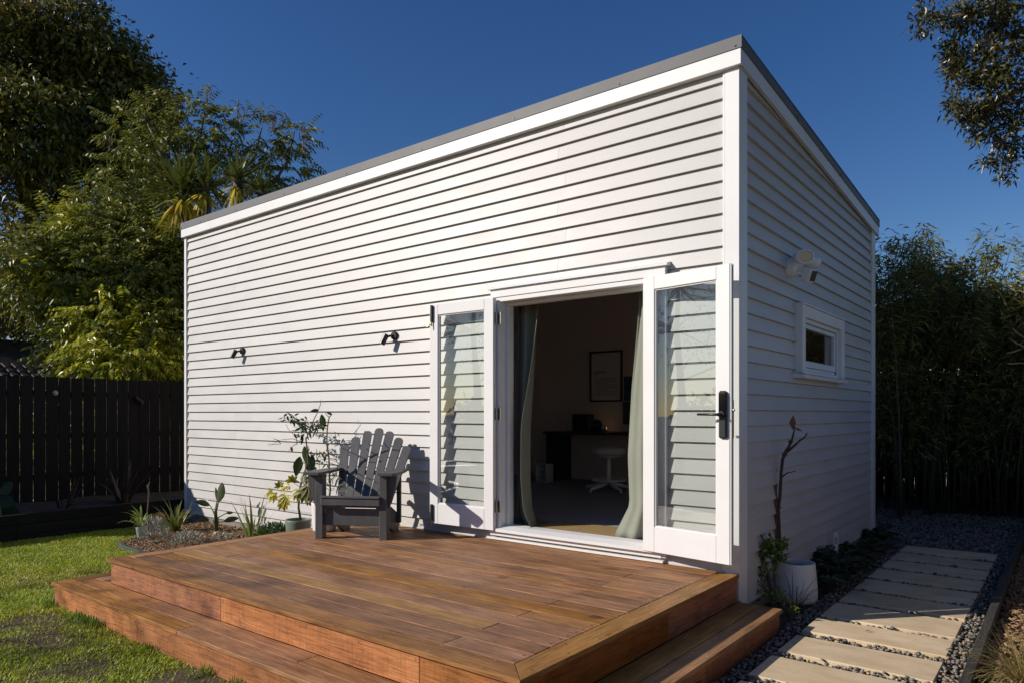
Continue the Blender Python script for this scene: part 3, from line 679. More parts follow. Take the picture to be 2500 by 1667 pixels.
# ------------------------------------------------------------------ leaf and plant materials
LF = dict(rough=0.36, spec=0.5)
m_lf_lemon = mat('citrus leaf', (0.045, 0.075, 0.018), island=0.35, hue=0.02, transl=0.25, **LF)
m_lf_yellow = mat('yellowing lobed leaf', (0.52, 0.42, 0.015), (0.34, 0.34, 0.02), scale=9, island=0.25, hue=0.02, transl=0.30, rough=0.45)
m_lf_olive = mat('narrow olive leaf', (0.075, 0.095, 0.040), island=0.3, transl=0.2, **LF)
m_flaxv = mat('variegated flax leaf', (0.30, 0.29, 0.07), (0.10, 0.16, 0.035), scale=3, stretch=(6, 6, 0.3), island=0.3, hue=0.02, transl=0.25, rough=0.4)
m_flaxd = mat('bronze flax leaf', (0.075, 0.05, 0.035), (0.05, 0.038, 0.026), scale=5, island=0.3, transl=0.12, rough=0.4)
m_strel = mat('strelitzia leaf', (0.060, 0.085, 0.030), (0.10, 0.12, 0.045), scale=6, transl=0.2, rough=0.4)
m_silver = mat('silver foliage', (0.36, 0.37, 0.30), island=0.3, transl=0.15, rough=0.6)
m_shrub = mat('dense green foliage', (0.055, 0.11, 0.022), island=0.4, hue=0.02, transl=0.25, **LF)
m_spider = mat('bright strap leaf', (0.30, 0.36, 0.08), island=0.25, hue=0.02, transl=0.3, rough=0.4)
m_bark = mat('grey brown bark', (0.16, 0.12, 0.085), (0.075, 0.055, 0.042), scale=14, stretch=(1, 1, 0.3), rough=0.85, bump=0.5, bscale=40, bdist=0.01)
m_twig = mat('pale twig', (0.22, 0.16, 0.10), (0.13, 0.09, 0.055), scale=20, rough=0.8)
m_terra = mat('sage glazed pot', (0.16, 0.20, 0.145), (0.18, 0.225, 0.165), scale=4, rough=0.4)
m_wpot = mat('white matte pot', (0.66, 0.65, 0.64), (0.70, 0.69, 0.68), scale=3, rough=0.5)
m_greyp = mat('grey nursery pot', (0.28, 0.29, 0.31), rough=0.5)

def pot(parent, c, r0, r1, h, m, lip=0.012, fillz=0.85, bulge=0.0):
    n = 36
    prof = [(0.0, 0.0), (r0 * 0.9, 0.0), (r0 * 0.975, 0.006), (r0, 0.02)]
    for t in (0.15, 0.3, 0.5, 0.7, 0.85): prof.append((r0 + (r1 - r0) * t + bulge * math.sin(PI * t), h * t + 0.02 * (1 - t)))
    prof += [(r1, h - 0.004), (r1 - 0.002, h), (r1 - lip, h), (r1 - lip - 0.002, h - 0.006), (r1 - lip - 0.004, h * fillz)]
    o = MB().lathe(prof, n, c).build('pot', m, parent, smooth=True)
    rr = r1 - lip - 0.003
    MB().lathe([(0.0001, h * fillz + 0.008), (rr * 0.6, h * fillz + 0.004), (rr, h * fillz)], 20, c).build('potting_soil', m_soil, parent)
    return o
def twig(mb, p, q, r0, r1, wob=0.03, seg=5, n=6):
    p, q = Vector(p), Vector(q); pts = []
    for i in range(seg + 1):
        t = i / seg; pts.append(p.lerp(q, t) + Vector((R.uniform(-1, 1), R.uniform(-1, 1), R.uniform(-0.5, 0.5))) * wob * math.sin(PI * t))
    mb.tube(pts, [r0 + (r1 - r0) * i / seg for i in range(seg + 1)], n); return pts

# --- potted citrus in the sage pot, beside the deck
P0 = np.array([-4.60, -0.27, 0.12])
t = thing('potted_citrus', 'spindly citrus tree with a few broad dark leaves in a round sage green pot', 'potted tree', tuple(P0))
pot(t, (0, 0, 0), 0.115, 0.135, 0.255, m_terra)
def PL(x, y, Y=-0.27): return Vector(onY(x, y, Y) - P0)              # photo pixel in the plant's upright plane
z4 = lambda x, y: (600 + x / 3.92, 950 + y / 3.92)
stem = MB(); stem.tube([PL(*z4(525, 1250)), PL(*z4(505, 1130)), PL(*z4(515, 960)), PL(*z4(545, 830)), PL(*z4(600, 700)), PL(*z4(585, 560)), PL(*z4(575, 480)), PL(*z4(610, 390)), PL(*z4(650, 290)), PL(*z4(690, 210)), PL(*z4(716, 140)), PL(*z4(712, 95))], [0.014, 0.012, 0.011, 0.010, 0.009, 0.008, 0.007, 0.006, 0.005, 0.004, 0.003, 0.002], 7)
for pts in ([(530, 520), (470, 450), (420, 380), (400, 330)], [(530, 510), (450, 470), (350, 480), (260, 520), (190, 518)], [(340, 485), (300, 520), (250, 530)], [(300, 490), (240, 470)], [(520, 520), (440, 530), (420, 590)], [(590, 540), (640, 590), (700, 610), (770, 600)], [(600, 400), (540, 330), (440, 280), (360, 260)], [(620, 390), (700, 330), (760, 370)], [(600, 480), (560, 400), (520, 330)]):
    stem.tube([PL(*z4(*q)) + Vector((0, R.uniform(-0.05, 0.05), 0)) for q in pts], [0.005, 0.0035, 0.0025, 0.002, 0.0015][:len(pts)], 5)
stem.build('stem', m_bark, t, smooth=True)
lp, ld, ll, lw = [], [], [], []
for (x, y, dx, dy, l, wd) in ((560, 540, 0.1, 1, 0.17, 0.075), (520, 640, -0.25, 1, 0.20, 0.10), (590, 600, 0.0, 1, 0.20, 0.065), (640, 620, 0.15, 1, 0.19, 0.075), (725, 235, 0.05, 1, 0.16, 0.07), (700, 195, -1, 0.1, 0.09, 0.035), (770, 215, 1, 0.3, 0.07, 0.03), (430, 545, 0.3, 0.8, 0.06, 0.03)):
    lp.append(np.array(PL(*z4(x, y)))); ld.append(RT * dx + UP * (-dy) + np.array([0, R.uniform(-0.3, 0.1), 0])); ll.append(l); lw.append(wd)
for (cx_, cy_, sx, sy, n) in ((400, 260, 40, 35, 16), (470, 300, 50, 25, 12), (540, 300, 45, 20, 10), (600, 370, 70, 50, 46), (680, 340, 45, 30, 20), (700, 610, 70, 25, 24), (540, 430, 55, 40, 20), (715, 700, 25, 45, 16)):
    for _ in range(n):
        lp.append(np.array(PL(*z4(R.gauss(cx_, sx * 0.6), R.gauss(cy_, sy * 0.6)))) + np.array([0, R.uniform(-0.07, 0.07), 0])); ld.append(rand_dirs(1, -0.4)[0]); ll.append(R.uniform(0.05, 0.085)); lw.append(R.uniform(0.014, 0.03))
for i in range(8): each_leaf([fine_leaves(np.array(lp[i:i + 1]), np.array(ld[i:i + 1]), ll[i], lw[i], 0.1, FW[None] + 0.25 * rng.normal(size=(1, 3)))], m_lf_lemon, t)
V, F = fine_leaves(np.array(lp[8:]), np.array(ld[8:]), np.array(ll[8:]), np.array(lw[8:]), 0.15)
tag(fast_mesh('small_leaves', V, F, m_lf_lemon, t, True), kind='stuff')

# --- white pot on the deck with tall stem, stake and yellowing lobed leaves
P0 = np.array([-3.665, -0.64, DZ])
t = thing('potted_shrub', 'yellowing lobed-leaf shrub with a thin upright stem in a tall white pot behind the armchair', 'potted plant', tuple(P0))
pot(t, (0, 0, 0), 0.105, 0.118, 0.265, m_wpot)
def PW(x, y, Y=-0.64): return Vector(onY(x, y, Y) - P0)
stem = MB()
stem.tube([PW(*z4(790, 1110)), PW(*z4(808, 960)), PW(*z4(800, 800)), PW(*z4(795, 650)), PW(*z4(775, 520)), PW(*z4(778, 400)), PW(*z4(790, 300)), PW(*z4(800, 265)), PW(*z4(826, 232))], [0.0095, 0.009, 0.008, 0.008, 0.007, 0.006, 0.006, 0.005, 0.003], 7)
for pts in ([(798, 265), (770, 240), (748, 205)], [(775, 470), (700, 440), (640, 415)], [(785, 500), (815, 470)], [(790, 660), (860, 690), (930, 720)], [(800, 770), (850, 820), (830, 880)], [(778, 380), (730, 345)]):
    stem.tube([PW(*z4(*q)) for q in pts], [0.004, 0.003, 0.002][:len(pts)], 5)
stem.tube([PW(*z4(590, 1110)), PW(*z4(575, 900)), PW(*z4(572, 700))], [0.007, 0.007, 0.006], 6)
for tip in ((480, 960), (440, 880), (400, 1010), (545, 880), (590, 900)): 
    stem.tube([PW(*z4(620, 1110)), PW(*z4((620 + tip[0]) / 2 + 25, (1110 + tip[1]) / 2 - 40)), PW(*z4(*tip))], [0.005, 0.004, 0.003], 5)
stem.build('stem', m_twig, t, smooth=True)
lf = []
def lobed(c, d, size, parts):                                    # palmate leaf: seven lobes fanned in one plane
    c = np.array(c); d = _norm(np.array(d)); n0 = _norm(np.array([0.55, -0.7, 0.45]) + rng.normal(size=3) * 0.25); s = _norm(np.cross(d, n0))
    a = np.radians(np.array([-95, -62, -30, 0, 30, 62, 95])); ln = size * np.array([0.55, 0.8, 0.95, 1.0, 0.95, 0.8, 0.55])
    D = np.cos(a)[:, None] * d + np.sin(a)[:, None] * s + 0.12 * rng.normal(size=(7, 3))
    parts.append(fine_leaves(np.repeat(c[None], 7, 0), D, ln, ln * 0.42, 0.22, np.repeat(n0[None], 7, 0)))
for (x, y, dx, dy, sz) in ((500, 975, -0.6, 0.6, 0.133), (440, 880, 0.1, -1, 0.11), (330, 930, -0.3, -0.7, 0.101), (290, 1010, -0.9, 0.3, 0.117), (380, 1010, -0.4, 1, 0.148), (420, 930, -0.5, 0.1, 0.125), (250, 970, -1, 0.4, 0.10), (360, 1060, 0.1, 1, 0.117)): lobed(PW(*z4(x, y)), RT * dx - UP * dy, sz * 0.82, lf)
each_leaf(lf, m_lf_yellow, t)
lf = []
for (x, y, dx, dy, sz) in ((555, 890, 0.5, -0.5, 0.13), (590, 920, 0.2, 0.6, 0.15), (560, 960, -0.4, 0.4, 0.12)): lobed(PW(*z4(x, y)), RT * dx - UP * dy, sz, lf)
each_leaf(lf, mat('half green lobed leaf', (0.17, 0.19, 0.035), island=0.3, hue=0.02, transl=0.3, rough=0.45), t)
lp, ld = [], []
for _ in range(46):
    u = R.random(); lp.append(np.array(PW(*z4(R.gauss(815, 40), R.uniform(760, 980))))); ld.append(rand_dirs(1, 0.3)[0])
lp.append(np.array(PW(*z4(810, 465)))); ld.append(np.array([0.3, 0, 0.6]))
V, F = leaf_arrays(np.array(lp), np.array(ld), rng.uniform(0.04, 0.075, len(lp)), 0.013, 0.1); tag(fast_mesh('small_leaves', V, F, m_lf_olive, t), kind='stuff')

# --- strap-leaf clumps
def strap_plant(name, label, cat, base, n, L, W, lean, curl, m, spread=0.05, group=None, seg=5, azc=None):
    t = thing(name, label, cat, tuple(base), 0, group)
    az = rng.uniform(0, 2 * PI, n); rr = spread * np.sqrt(rng.random(n)); B = np.stack([rr * np.cos(az), rr * np.sin(az), np.zeros(n) - 0.01], 1)
    V, F = blades(B, az + rng.normal(0, 0.3, n), L * rng.uniform(0.6, 1.05, n), W * rng.uniform(0.7, 1.1, n), np.abs(rng.normal(lean, lean * 0.6, n)), np.abs(rng.normal(curl, curl * 0.7, n)), seg, twist=rng.uniform(-0.6, 0.6))
    fast_mesh('leaf', V, F, m, t); return t
strap_plant('flax_plant', 'arching yellow-edged flax clump in the mulch beside the studio corner', 'flax', (-6.60, -0.58, 0.10), 46, 0.43, 0.022, 0.35, 0.65, m_flaxv, 0.05)
strap_plant('flax_plant', 'upright yellow-striped flax clump at the edge of the deck', 'flax', (-5.12, -0.47, 0.09), 22, 0.60, 0.026, 0.14, 0.35, m_flaxv, 0.07)
# bronze flaxes in the raised bed
for (x, y, n, L, lab) in ((1000, 1160, 24, 0.66, 'tall bronze flax with broken leaves in the raised bed before the fence'), (530, 1180, 11, 0.48, 'small sparse bronze flax in the raised bed before the fence')):
    p = onX(x / 3.337, 880 + y / 3.337, -8.35); strap_plant('bronze_flax', lab, 'flax', (p[0], p[1], 0.27), n, L, 0.036, 0.38, 0.45, m_flaxd, 0.08, 'bronze flaxes in the raised bed')
# strelitzia
b = np.array([-6.17, -0.31, 0.09]); t = thing('bird_of_paradise', 'young bird of paradise plant with paddle leaves against the white cladding', 'plant', tuple(b))
st = MB(); leafs = []
for (tx, ty, lx, ly, ln, wd) in ((730, 650, -1, -0.35, 0.20, 0.085), (880, 600, 0.25, -1, 0.26, 0.10), (905, 520, 0.15, -1, 0.22, 0.10), (1030, 800, 1, -0.2, 0.09, 0.04), (980, 960, 1, -0.35, 0.20, 0.07), (720, 910, -1, 0.05, 0.18, 0.05), (860, 560, -0.1, -1, 0.18, 0.05)):
    q = onY(420 + tx / 7.84, 1150 + ty / 7.84, -0.31 + R.uniform(-0.08, 0.05)) - b
    st.tube([(R.uniform(-.02, .02), R.uniform(-.02, .02), -0.02), tuple(q * 0.5 + np.array([-0.35 * q[0], 0, 0.05])), tuple(q)], [0.013, 0.010, 0.006], 6)
    leafs.append(fine_leaves(q[None], (RT * lx - UP * ly)[None], ln, wd, 0.1, FW[None] + np.array([[0.3, 0, 0.2]])))
st.build('stalk', mat('green stalk', (0.09, 0.13, 0.04), rough=0.5), t, smooth=True)
each_leaf(leafs, m_strel, t)
# tussocky small shrubs
def mound(name, label, cat, base, r, h, n, L, W, m, group=None, flower=None, up=0.6):
    t = thing(name, label, cat, tuple(base), 0, group)
    P = in_ball(n, 0.35) * np.array([r, r, h]); P[:, 2] = np.abs(P[:, 2]) * 0.9 + 0.01
    D = _norm(P * np.array([1 / r, 1 / r, 1 / h])) + rand_dirs(n, up) * 0.7
    V, F = leaf_arrays(P, D, rng.uniform(0.6, 1.1, n) * L, rng.uniform(0.7, 1.1, n) * W, 0.1); fast_mesh('foliage', V, F, m, t)
    sm = MB()
    for i in range(12):
        k = R.randrange(n); sm.tube([(0, 0, 0), tuple(P[k] * 0.6), tuple(P[k])], [0.004, 0.003, 0.0015], 4)
    sm.build('stem', m_twig, t)
    if flower:
        n2 = 16; P2 = P[rng.integers(0, n, n2)] * 1.12; V, F = leaf_arrays(P2, rand_dirs(n2, 1), 0.03, 0.025); tag(fast_mesh('flowers', V, F, flower, t), kind='stuff')
    return t
m_purple = mat('purple petals', (0.12, 0.06, 0.42), rough=0.6, transl=0.2)
mound('lavender', 'silvery lavender with a few purple flowers at the lawn end of the mulch bed', 'lavender', (-6.12, -1.06, 0.09), 0.15, 0.28, 620, 0.065, 0.007, m_silver, 'silver shrubs in the mulch bed', m_purple, 1.0)
mound('silver_shrub', 'low silver shrub in the mulch nearest to the deck corner', 'shrub', (-5.60, -0.95, 0.09), 0.17, 0.15, 520, 0.05, 0.009, m_silver, 'silver shrubs in the mulch bed')
mound('silver_shrub', 'tiny sprawling silver seedling close to the deck edge', 'shrub', (-5.55, -0.60, 0.09), 0.15, 0.07, 160, 0.045, 0.010, m_silver, 'silver shrubs in the mulch bed')
mound('flowering_groundcover', 'dense green groundcover with purple flowers in a white trough beside the sage pot', 'groundcover', (-4.86, -0.38, 0.13), 0.21, 0.20, 1300, 0.055, 0.014, m_shrub, None, m_purple)
MB().box(-5.02, -4.72, -0.52, -0.40, 0.09, 0.165, 0.01).build('trough', m_wpot, bpy.data.objects['flowering_groundcover'], origin=(-4.86, -0.38, 0.13))
bpy.data.objects['trough'].location = (0, 0, 0)
# spider plant in a grey nursery pot, dry stalk
b = onZ(345.8, 1312, 0.09); t = thing('potted_strap_plant', 'bright strap-leaved plant in a small grey nursery pot', 'potted plant', tuple(b))
pot(t, (0, 0, 0), 0.045, 0.062, 0.125, m_greyp, 0.006)
n = 26; V, F = blades(np.tile([[0, 0, 0.10]], (n, 1)) + rng.normal(0, 0.012, (n, 3)) * [1, 1, 0], rng.uniform(0, 2 * PI, n), rng.uniform(0.2, 0.36, n), 0.022, np.abs(rng.normal(0.4, 0.25, n)), rng.uniform(0.8, 1.9, n), 5); fast_mesh('leaf', V, F, m_spider, t)
b = onZ(362, 1300, 0.09); t = thing('dry_stalk', 'dry brown seed stalk standing behind the lavender', 'plant', tuple(b))
mb = MB(); mb.tube([(0, 0, 0), (-0.02, 0, 0.25), (-0.01, 0.01, 0.44), (0.0, 0, 0.55), (0.035, 0, 0.60)], [0.008, 0.007, 0.007, 0.006, 0.003], 6); mb.tube([(-0.005, 0, 0.5), (-0.03, 0, 0.56)], [0.006, 0.003], 5); mb.build('stalk', m_twig, t, smooth=True)
# ball
b = onZ(388.4, 1285, 0.09); bc = atD(388.4, 1272, 8.9)
ball = MB().lathe([(0.0001, -0.075)] + [(0.075 * math.cos(a), 0.075 * math.sin(a)) for a in np.linspace(-1.45, 1.45, 15)] + [(0.0001, 0.075)], 24)
tag(ball.build('play_ball', mat('two-tone ball', (0.50, 0.24, 0.03), (0.42, 0.05, 0.03), scale=5, detail=0, rough=0.5, lo=0.52, hi=0.54), None, smooth=True), 'small orange and red ball lying behind the lavender', 'ball')
bpy.data.objects['play_ball'].location = (bc[0], bc[1], 0.09 + 0.075)
pb = MB(); pb.bar((-5.98, -0.42, 0.105), (-5.80, -0.50, 0.13), 0.05, 0.035, 0.01); tag(pb.build('driftwood', mat('bleached wood', (0.42, 0.35, 0.27), (0.30, 0.25, 0.2), scale=20, rough=0.8), None, center=True), 'pale piece of driftwood lying on the mulch', 'wood')

# bed edging strip
ed = MB(); pts = [onZ(280 + x / 3.645, 950 + y / 3.645, 0.08) for x, y in ((22, 1352), (35, 1362), (65, 1382), (100, 1396), (160, 1415), (220, 1430), (300, 1437), (420, 1440))]
for a, b in zip(pts[:-1], pts[1:]): ed.bar((a[0], a[1], 0.055), (b[0], b[1], 0.055), 0.010, 0.07)
tag(ed.build('bed_edging', mat('grey plastic edging', (0.075, 0.085, 0.085), (0.05, 0.055, 0.055), scale=9, rough=0.55), None), 'grey flexible edging strip between lawn and mulch bed', 'edging')

# ------------------------------------------------------------------ fence, retaining wall
m_fence = mat('black stained fence timber', (0.0065, 0.006, 0.006), (0.012, 0.011, 0.0105), scale=7, stretch=(6, 6, 0.4), rough=0.8, spec=0.2, objrand=0.25, bump=0.2, bscale=20, bdist=0.004)
XF = -9.28
fence = thing('paling_fence', 'tall black paling fence with narrow sunlit gaps beyond the raised bed', 'fence', (XF, 0, 0))
ref = [50, 160, 270, 372, 475, 575, 675, 770, 868, 955, 1045, 1132, 1217, 1300, 1385, 1463]
gy = [onX(x / 3.337, 880 + 300 / 3.337, XF)[1] for x in ref]
pitch = (gy[-1] - gy[0]) / (len(gy) - 1)
ys = [gy[0] - pitch * k for k in range(14, 0, -1)] + gy + [gy[-1] + pitch * k for k in range(1, 30)]
Rf = random.Random(3)
for a, b in zip(ys[:-1], ys[1:]):
    gw = Rf.choice([0.008, 0.011, 0.013, 0.012, 0.010, 0.005])
    top = 1.985 + Rf.uniform(-0.006, 0.006)
    MB().box(-0.010, 0.010, a + gw / 2, b - gw / 2, 0.24, top, 0.002).build('paling', m_fence, fence, center=True)
for z in (0.62, 1.18, 1.76): MB().box(-0.060, -0.011, ys[0], ys[-1], z - 0.035, z + 0.035).build('rail', m_fence, fence, center=True)
for y in np.arange(ys[0] + 0.3, ys[-1], 2.4): MB().box(-0.13, -0.061, y, y + 0.09, 0.0, 1.95).build('post', m_fence, fence, center=True)
rw = thing('retaining_wall', 'low black timber sleeper wall holding the raised bed', 'retaining wall', (-7.6, 0, 0))
m_sleeper = mat('black stained sleeper', (0.008, 0.0078, 0.0078), (0.015, 0.0145, 0.014), scale=6, stretch=(4, 0.5, 4), rough=0.8, spec=0.2, objrand=0.2, bump=0.25, bscale=24, bdist=0.005)
for i, (z0, z1) in enumerate(((0.0, 0.11), (0.114, 0.225), (0.229, 0.338))):
    for a, b in (((-4.5, -1.9), (-1.896, -0.03)) if i % 2 else ((-4.5, -2.6), (-2.596, -0.03))): MB().box(-0.04, 0.022, a, b, z0, z1, 0.004).build('sleeper', m_sleeper, rw, center=True)
for (a, b) in ((-0.026, 4.2),): MB().box(-0.04, 0.022, a, b, 0.0, 0.338, 0.004).build('sleeper', m_sleeper, rw, center=True)
# garden spotlight on a fence paling, round white knob
p = onX(1120 / 3.337, 880 + 315 / 3.337, XF + 0.03); t = thing('fence_spotlight', 'small black garden spotlight fixed to the fence', 'garden light', tuple(p))
MB().tube([(0.02, -0.03, 0.03), (0.06, 0.05, -0.05)], [0.032, 0.034], 14).build('lamp_body', m_black, t)
MB().tube([(-0.03, 0.0, 0.0), (0.03, 0, 0.0)], [0.03, 0.012], 10).build('bracket', m_black, t)
MB().tube([(0.061, 0.052, -0.052), (0.0615, 0.053, -0.053)], 0.028, 14).build('lens', mat('clear lens', (0.5, 0.48, 0.42), rough=0.2), t)
p = onX(450 / 3.337, 880 + 262 / 3.337, XF + 0.012); kn = MB(); kn.lathe([(0.0001, 0.030), (0.025, 0.024), (0.036, 0.008), (0.036, 0.0)], 16)
kn.v = [(z, y, x) for x, y, z in kn.v]; o = kn.build('fence_disc', mat('pale weathered plastic', (0.55, 0.47, 0.36), (0.28, 0.2, 0.14), scale=30, rough=0.6), None, smooth=True); o.location = tuple(p); tag(o, 'small pale round disc on the black fence', 'disc')
# big-leaved plant at the frame edge
b = np.array([-8.05, -1.92, 0.28]); t = thing('broadleaf_plant', 'large glossy round-leaved plant at the near end of the raised bed', 'plant', tuple(b))
lf = []; st = MB()
for (x, y, dx, dy, ln) in ((-20, 1080, 0.6, -0.5, 0.24), (-15, 1190, 0.8, 0.5, 0.30), (-30, 1120, 0.9, 0.2, 0.22), (-40, 1230, 0.5, 0.7, 0.2)):
    q = onX(x / 3.337, 880 + y / 3.337, -8.05 + R.uniform(-.1, .1)) - b; st.tube([(0, 0, -0.02), tuple(q * 0.6 + np.array([0, 0, .05])), tuple(q)], [0.012, 0.009, 0.006], 6)
    lf.append(fine_leaves(q[None], (RT * dx - UP * dy)[None], ln, ln * 0.75, 0.1, FW[None] + np.array([[0, 0, -0.6]])))
st.build('stalk', MATS['green stalk'], t); each_leaf(lf, mat('dark glossy leaf', (0.022, 0.040, 0.010), rough=0.5, spec=0.25, transl=0.1), t)

# ------------------------------------------------------------------ things inside the studio
FZ = 0.505
def hang(name, label, x_edge_fn, fold, m, y0=0.17, n=40, rows=36, flare=None):
    """curtain: x_edge_fn(t) gives the two x edges at height fraction t (0 top, 1 bottom)"""
    t = thing(name, label, 'curtain', (0, y0, FZ))
    V = []; z1, z0 = 2.62, FZ + 0.008
    for j in range(rows + 1):
        v = j / rows; z = z1 + (z0 - z1) * v; a, b = x_edge_fn(v)
        for i in range(n + 1):
            u = i / n; V.append((a + (b - a) * u, fold(u, v), z - FZ))
    V = np.array(V); idx = np.arange((rows + 1) * (n + 1)).reshape(rows + 1, n + 1)
    F = np.stack([idx[:-1, :-1], idx[:-1, 1:], idx[1:, 1:], idx[1:, :-1]], -1).reshape(-1, 4)
    o = fast_mesh('fabric', V, F, m, t, True); md = o.modifiers.new('thick', 'SOLIDIFY'); md.thickness = 0.002
    return t
m_curt = mat('sage curtain fabric', (0.235, 0.25, 0.20), (0.26, 0.275, 0.22), scale=3, rough=0.9, transl=0.12, bump=0.15, bscale=400, bdist=0.001)
lerp = lambda xs, ys, t: float(np.interp(t, xs, ys))
hang('curtain', 'grey-green curtain drawn back beside the folded glazed leaf', lambda v: (-2.13, lerp([0, .15, .35, .6, .8, .93, 1], [-1.82, -1.83, -1.86, -1.925, -1.93, -1.90, -1.82], v)),
     lambda u, v: 0.035 * math.sin(u * 11 + 0.6) + 0.012 * math.sin(u * 23) - (0.02 + 0.13 * min(1, max(0, (v - 0.06) / 0.5))) * max(0, (u - 0.70) / 0.30) ** 1.3, m_curt, 0.275)
hang('curtain', 'grey-green curtain catching the sun beside the leaf with the lock', lambda v: (lerp([0, .2, .45, .7, .88, 1], [-0.86, -0.90, -0.955, -0.985, -0.965, -1.10], v), lerp([0, .5, 1], [-0.62, -0.62, -0.60], v)),
     lambda u, v: 0.05 * math.sin(u * 8.0 + 1.0 + v * 0.8) + 0.018 * math.sin(u * 19 + 2 * v) - 0.03 * v * (1 - u), m_curt, 0.20)
mt = MB().box(-1.86, -0.92, 0.145, 0.59, 0.4985, 0.516, 0.004); tag(mt.build('coir_mat', mat('coir', (0.26, 0.16, 0.06), (0.40, 0.27, 0.11), scale=90, rough=0.95, bump=0.9, bscale=160, bdist=0.012), None, center=True), 'golden coir doormat just inside the doorway', 'doormat')
# swivel stool
m_wmetal = mat('white enamel', (0.82, 0.82, 0.84), rough=0.4); m_seat = mat('pale grey upholstery', (0.62, 0.61, 0.59), (0.66, 0.65, 0.63), scale=50, rough=0.8)
s = thing('swivel_stool', 'white five-star swivel stool with round pale cushion and foot ring', 'stool', (-2.84, 3.10, FZ), 0.4)
MB().lathe([(0.0001, 0.455), (0.17, 0.455), (0.205, 0.465), (0.213, 0.495), (0.205, 0.53), (0.17, 0.545), (0.0001, 0.55)], 32).build('cushion', m_seat, s, smooth=True)
MB().lathe([(0.0001, 0.415), (0.03, 0.415), (0.17, 0.435), (0.175, 0.448), (0.0001, 0.452)], 28).build('seat_plate', m_wmetal, s, smooth=True)
MB().tube([(0, 0, 0.08), (0, 0, 0.37), (0, 0, 0.375), (0, 0, 0.42)], [0.028, 0.028, 0.019, 0.019], 14).build('column', m_wmetal, s)
n = 40; MB().tube([(0.205 * math.cos(a), 0.205 * math.sin(a), 0.135) for a in np.linspace(0, 2 * PI, n + 1)], 0.012, 8, False).build('foot_ring', m_wmetal, s, smooth=True)
sp = MB()
for k in range(3): a = 2 * PI * k / 3; sp.tube([(0.02 * math.cos(a), 0.02 * math.sin(a), 0.125), (0.2 * math.cos(a), 0.2 * math.sin(a), 0.135)], 0.008, 6)
sp.build('ring_spoke', m_wmetal, s)
for k in range(5):
    a = 2 * PI * k / 5 + 0.3; q = MB(); q.tube([(0.02 * math.cos(a), 0.02 * math.sin(a), 0.10), (0.17 * math.cos(a), 0.17 * math.sin(a), 0.062), (0.31 * math.cos(a), 0.31 * math.sin(a), 0.038), (0.325 * math.cos(a), 0.325 * math.sin(a), 0.0)], [0.026, 0.022, 0.017, 0.013], 8); q.build('leg', m_wmetal, s, smooth=True)
# desk with things on it
YB = 4.2
m_darkw = mat('dark desk timber', (0.035, 0.028, 0.024), (0.05, 0.04, 0.034), scale=8, stretch=(0.4, 6, 6), rough=0.5)
d = thing('desk', 'long dark desk against the back wall', 'desk', (-3.2, 3.86, FZ))
MB().box(-0.98, 1.3, -0.33, 0.335, 0.692, 0.722, 0.003).build('desk_top', m_darkw, d)
for x in (-0.93, 1.25): MB().box(x - 0.02, x + 0.02, -0.30, 0.30, 0, 0.6915, 0.003).build('leg', m_darkw, d)
zt = FZ + 0.722
tag(MB().box(-3.92, -3.66, 3.90, 4.08, zt + 0.0005, zt + 0.25, 0.006).build('storage_box', m_black, None, center=True), 'square black box standing on the desk', 'box')
dm = MB().lathe([(0.0001, 0.0), (0.083, 0.0), (0.085, 0.10), (0.075, 0.14), (0.045, 0.165), (0.0001, 0.172)], 24); o = dm.build('round_speaker', m_black, None, smooth=True); o.location = (-3.50, 3.88, zt + 0.0005); tag(o, 'domed black speaker on the desk beneath the framed print', 'speaker')
cu = MB().lathe([(0.0001, 0.0), (0.032, 0.0), (0.036, 0.085), (0.033, 0.085), (0.030, 0.01), (0.0001, 0.01)], 18); o = cu.build('glass_jar', mat('pale ceramic', (0.5, 0.5, 0.52), rough=0.3), None, smooth=True); o.location = (-3.36, 3.85, zt + 0.0005); tag(o, 'small pale jar on the desk beside the domed speaker', 'jar')
dl = thing('glint_stand_in_lamp', 'added amber lamp standing in for orange glints behind the domed speaker', 'lamp', (-3.46, 4.06, zt + 0.0005))  # added lamp, stands in for small orange glints on the desk
MB().lathe([(0.0001, 0.0), (0.035, 0.0), (0.035, 0.008), (0.008, 0.012), (0.008, 0.03), (0.0001, 0.03)], 16).build('base', m_black, dl, smooth=True)
me_ = bpy.data.materials.new('added glint glow'); me_.use_nodes = True; pb_ = me_.node_tree.nodes['Principled BSDF']; pb_.inputs['Base Color'].default_value = (0.9, 0.5, 0.2, 1); pb_.inputs['Emission Color'].default_value = (1, 0.45, 0.12, 1); pb_.inputs['Emission Strength'].default_value = 1.2
MB().lathe([(0.0001, 0.03), (0.016, 0.034), (0.020, 0.05), (0.014, 0.066), (0.0001, 0.07)], 14).build('bulb', me_, dl, smooth=True)
pl_ = bpy.data.lights.new('added_lamp_glow', 'POINT'); pl_.energy = 0.012; pl_.color = (1.0, 0.66, 0.40); pl_.shadow_soft_size = 0.03; po_ = bpy.data.objects.new('added_lamp_glow', pl_); COL.objects.link(po_); po_.parent = dl; po_.location = (0.0, -0.03, 0.13)  # faint point light added to warm the back of the room
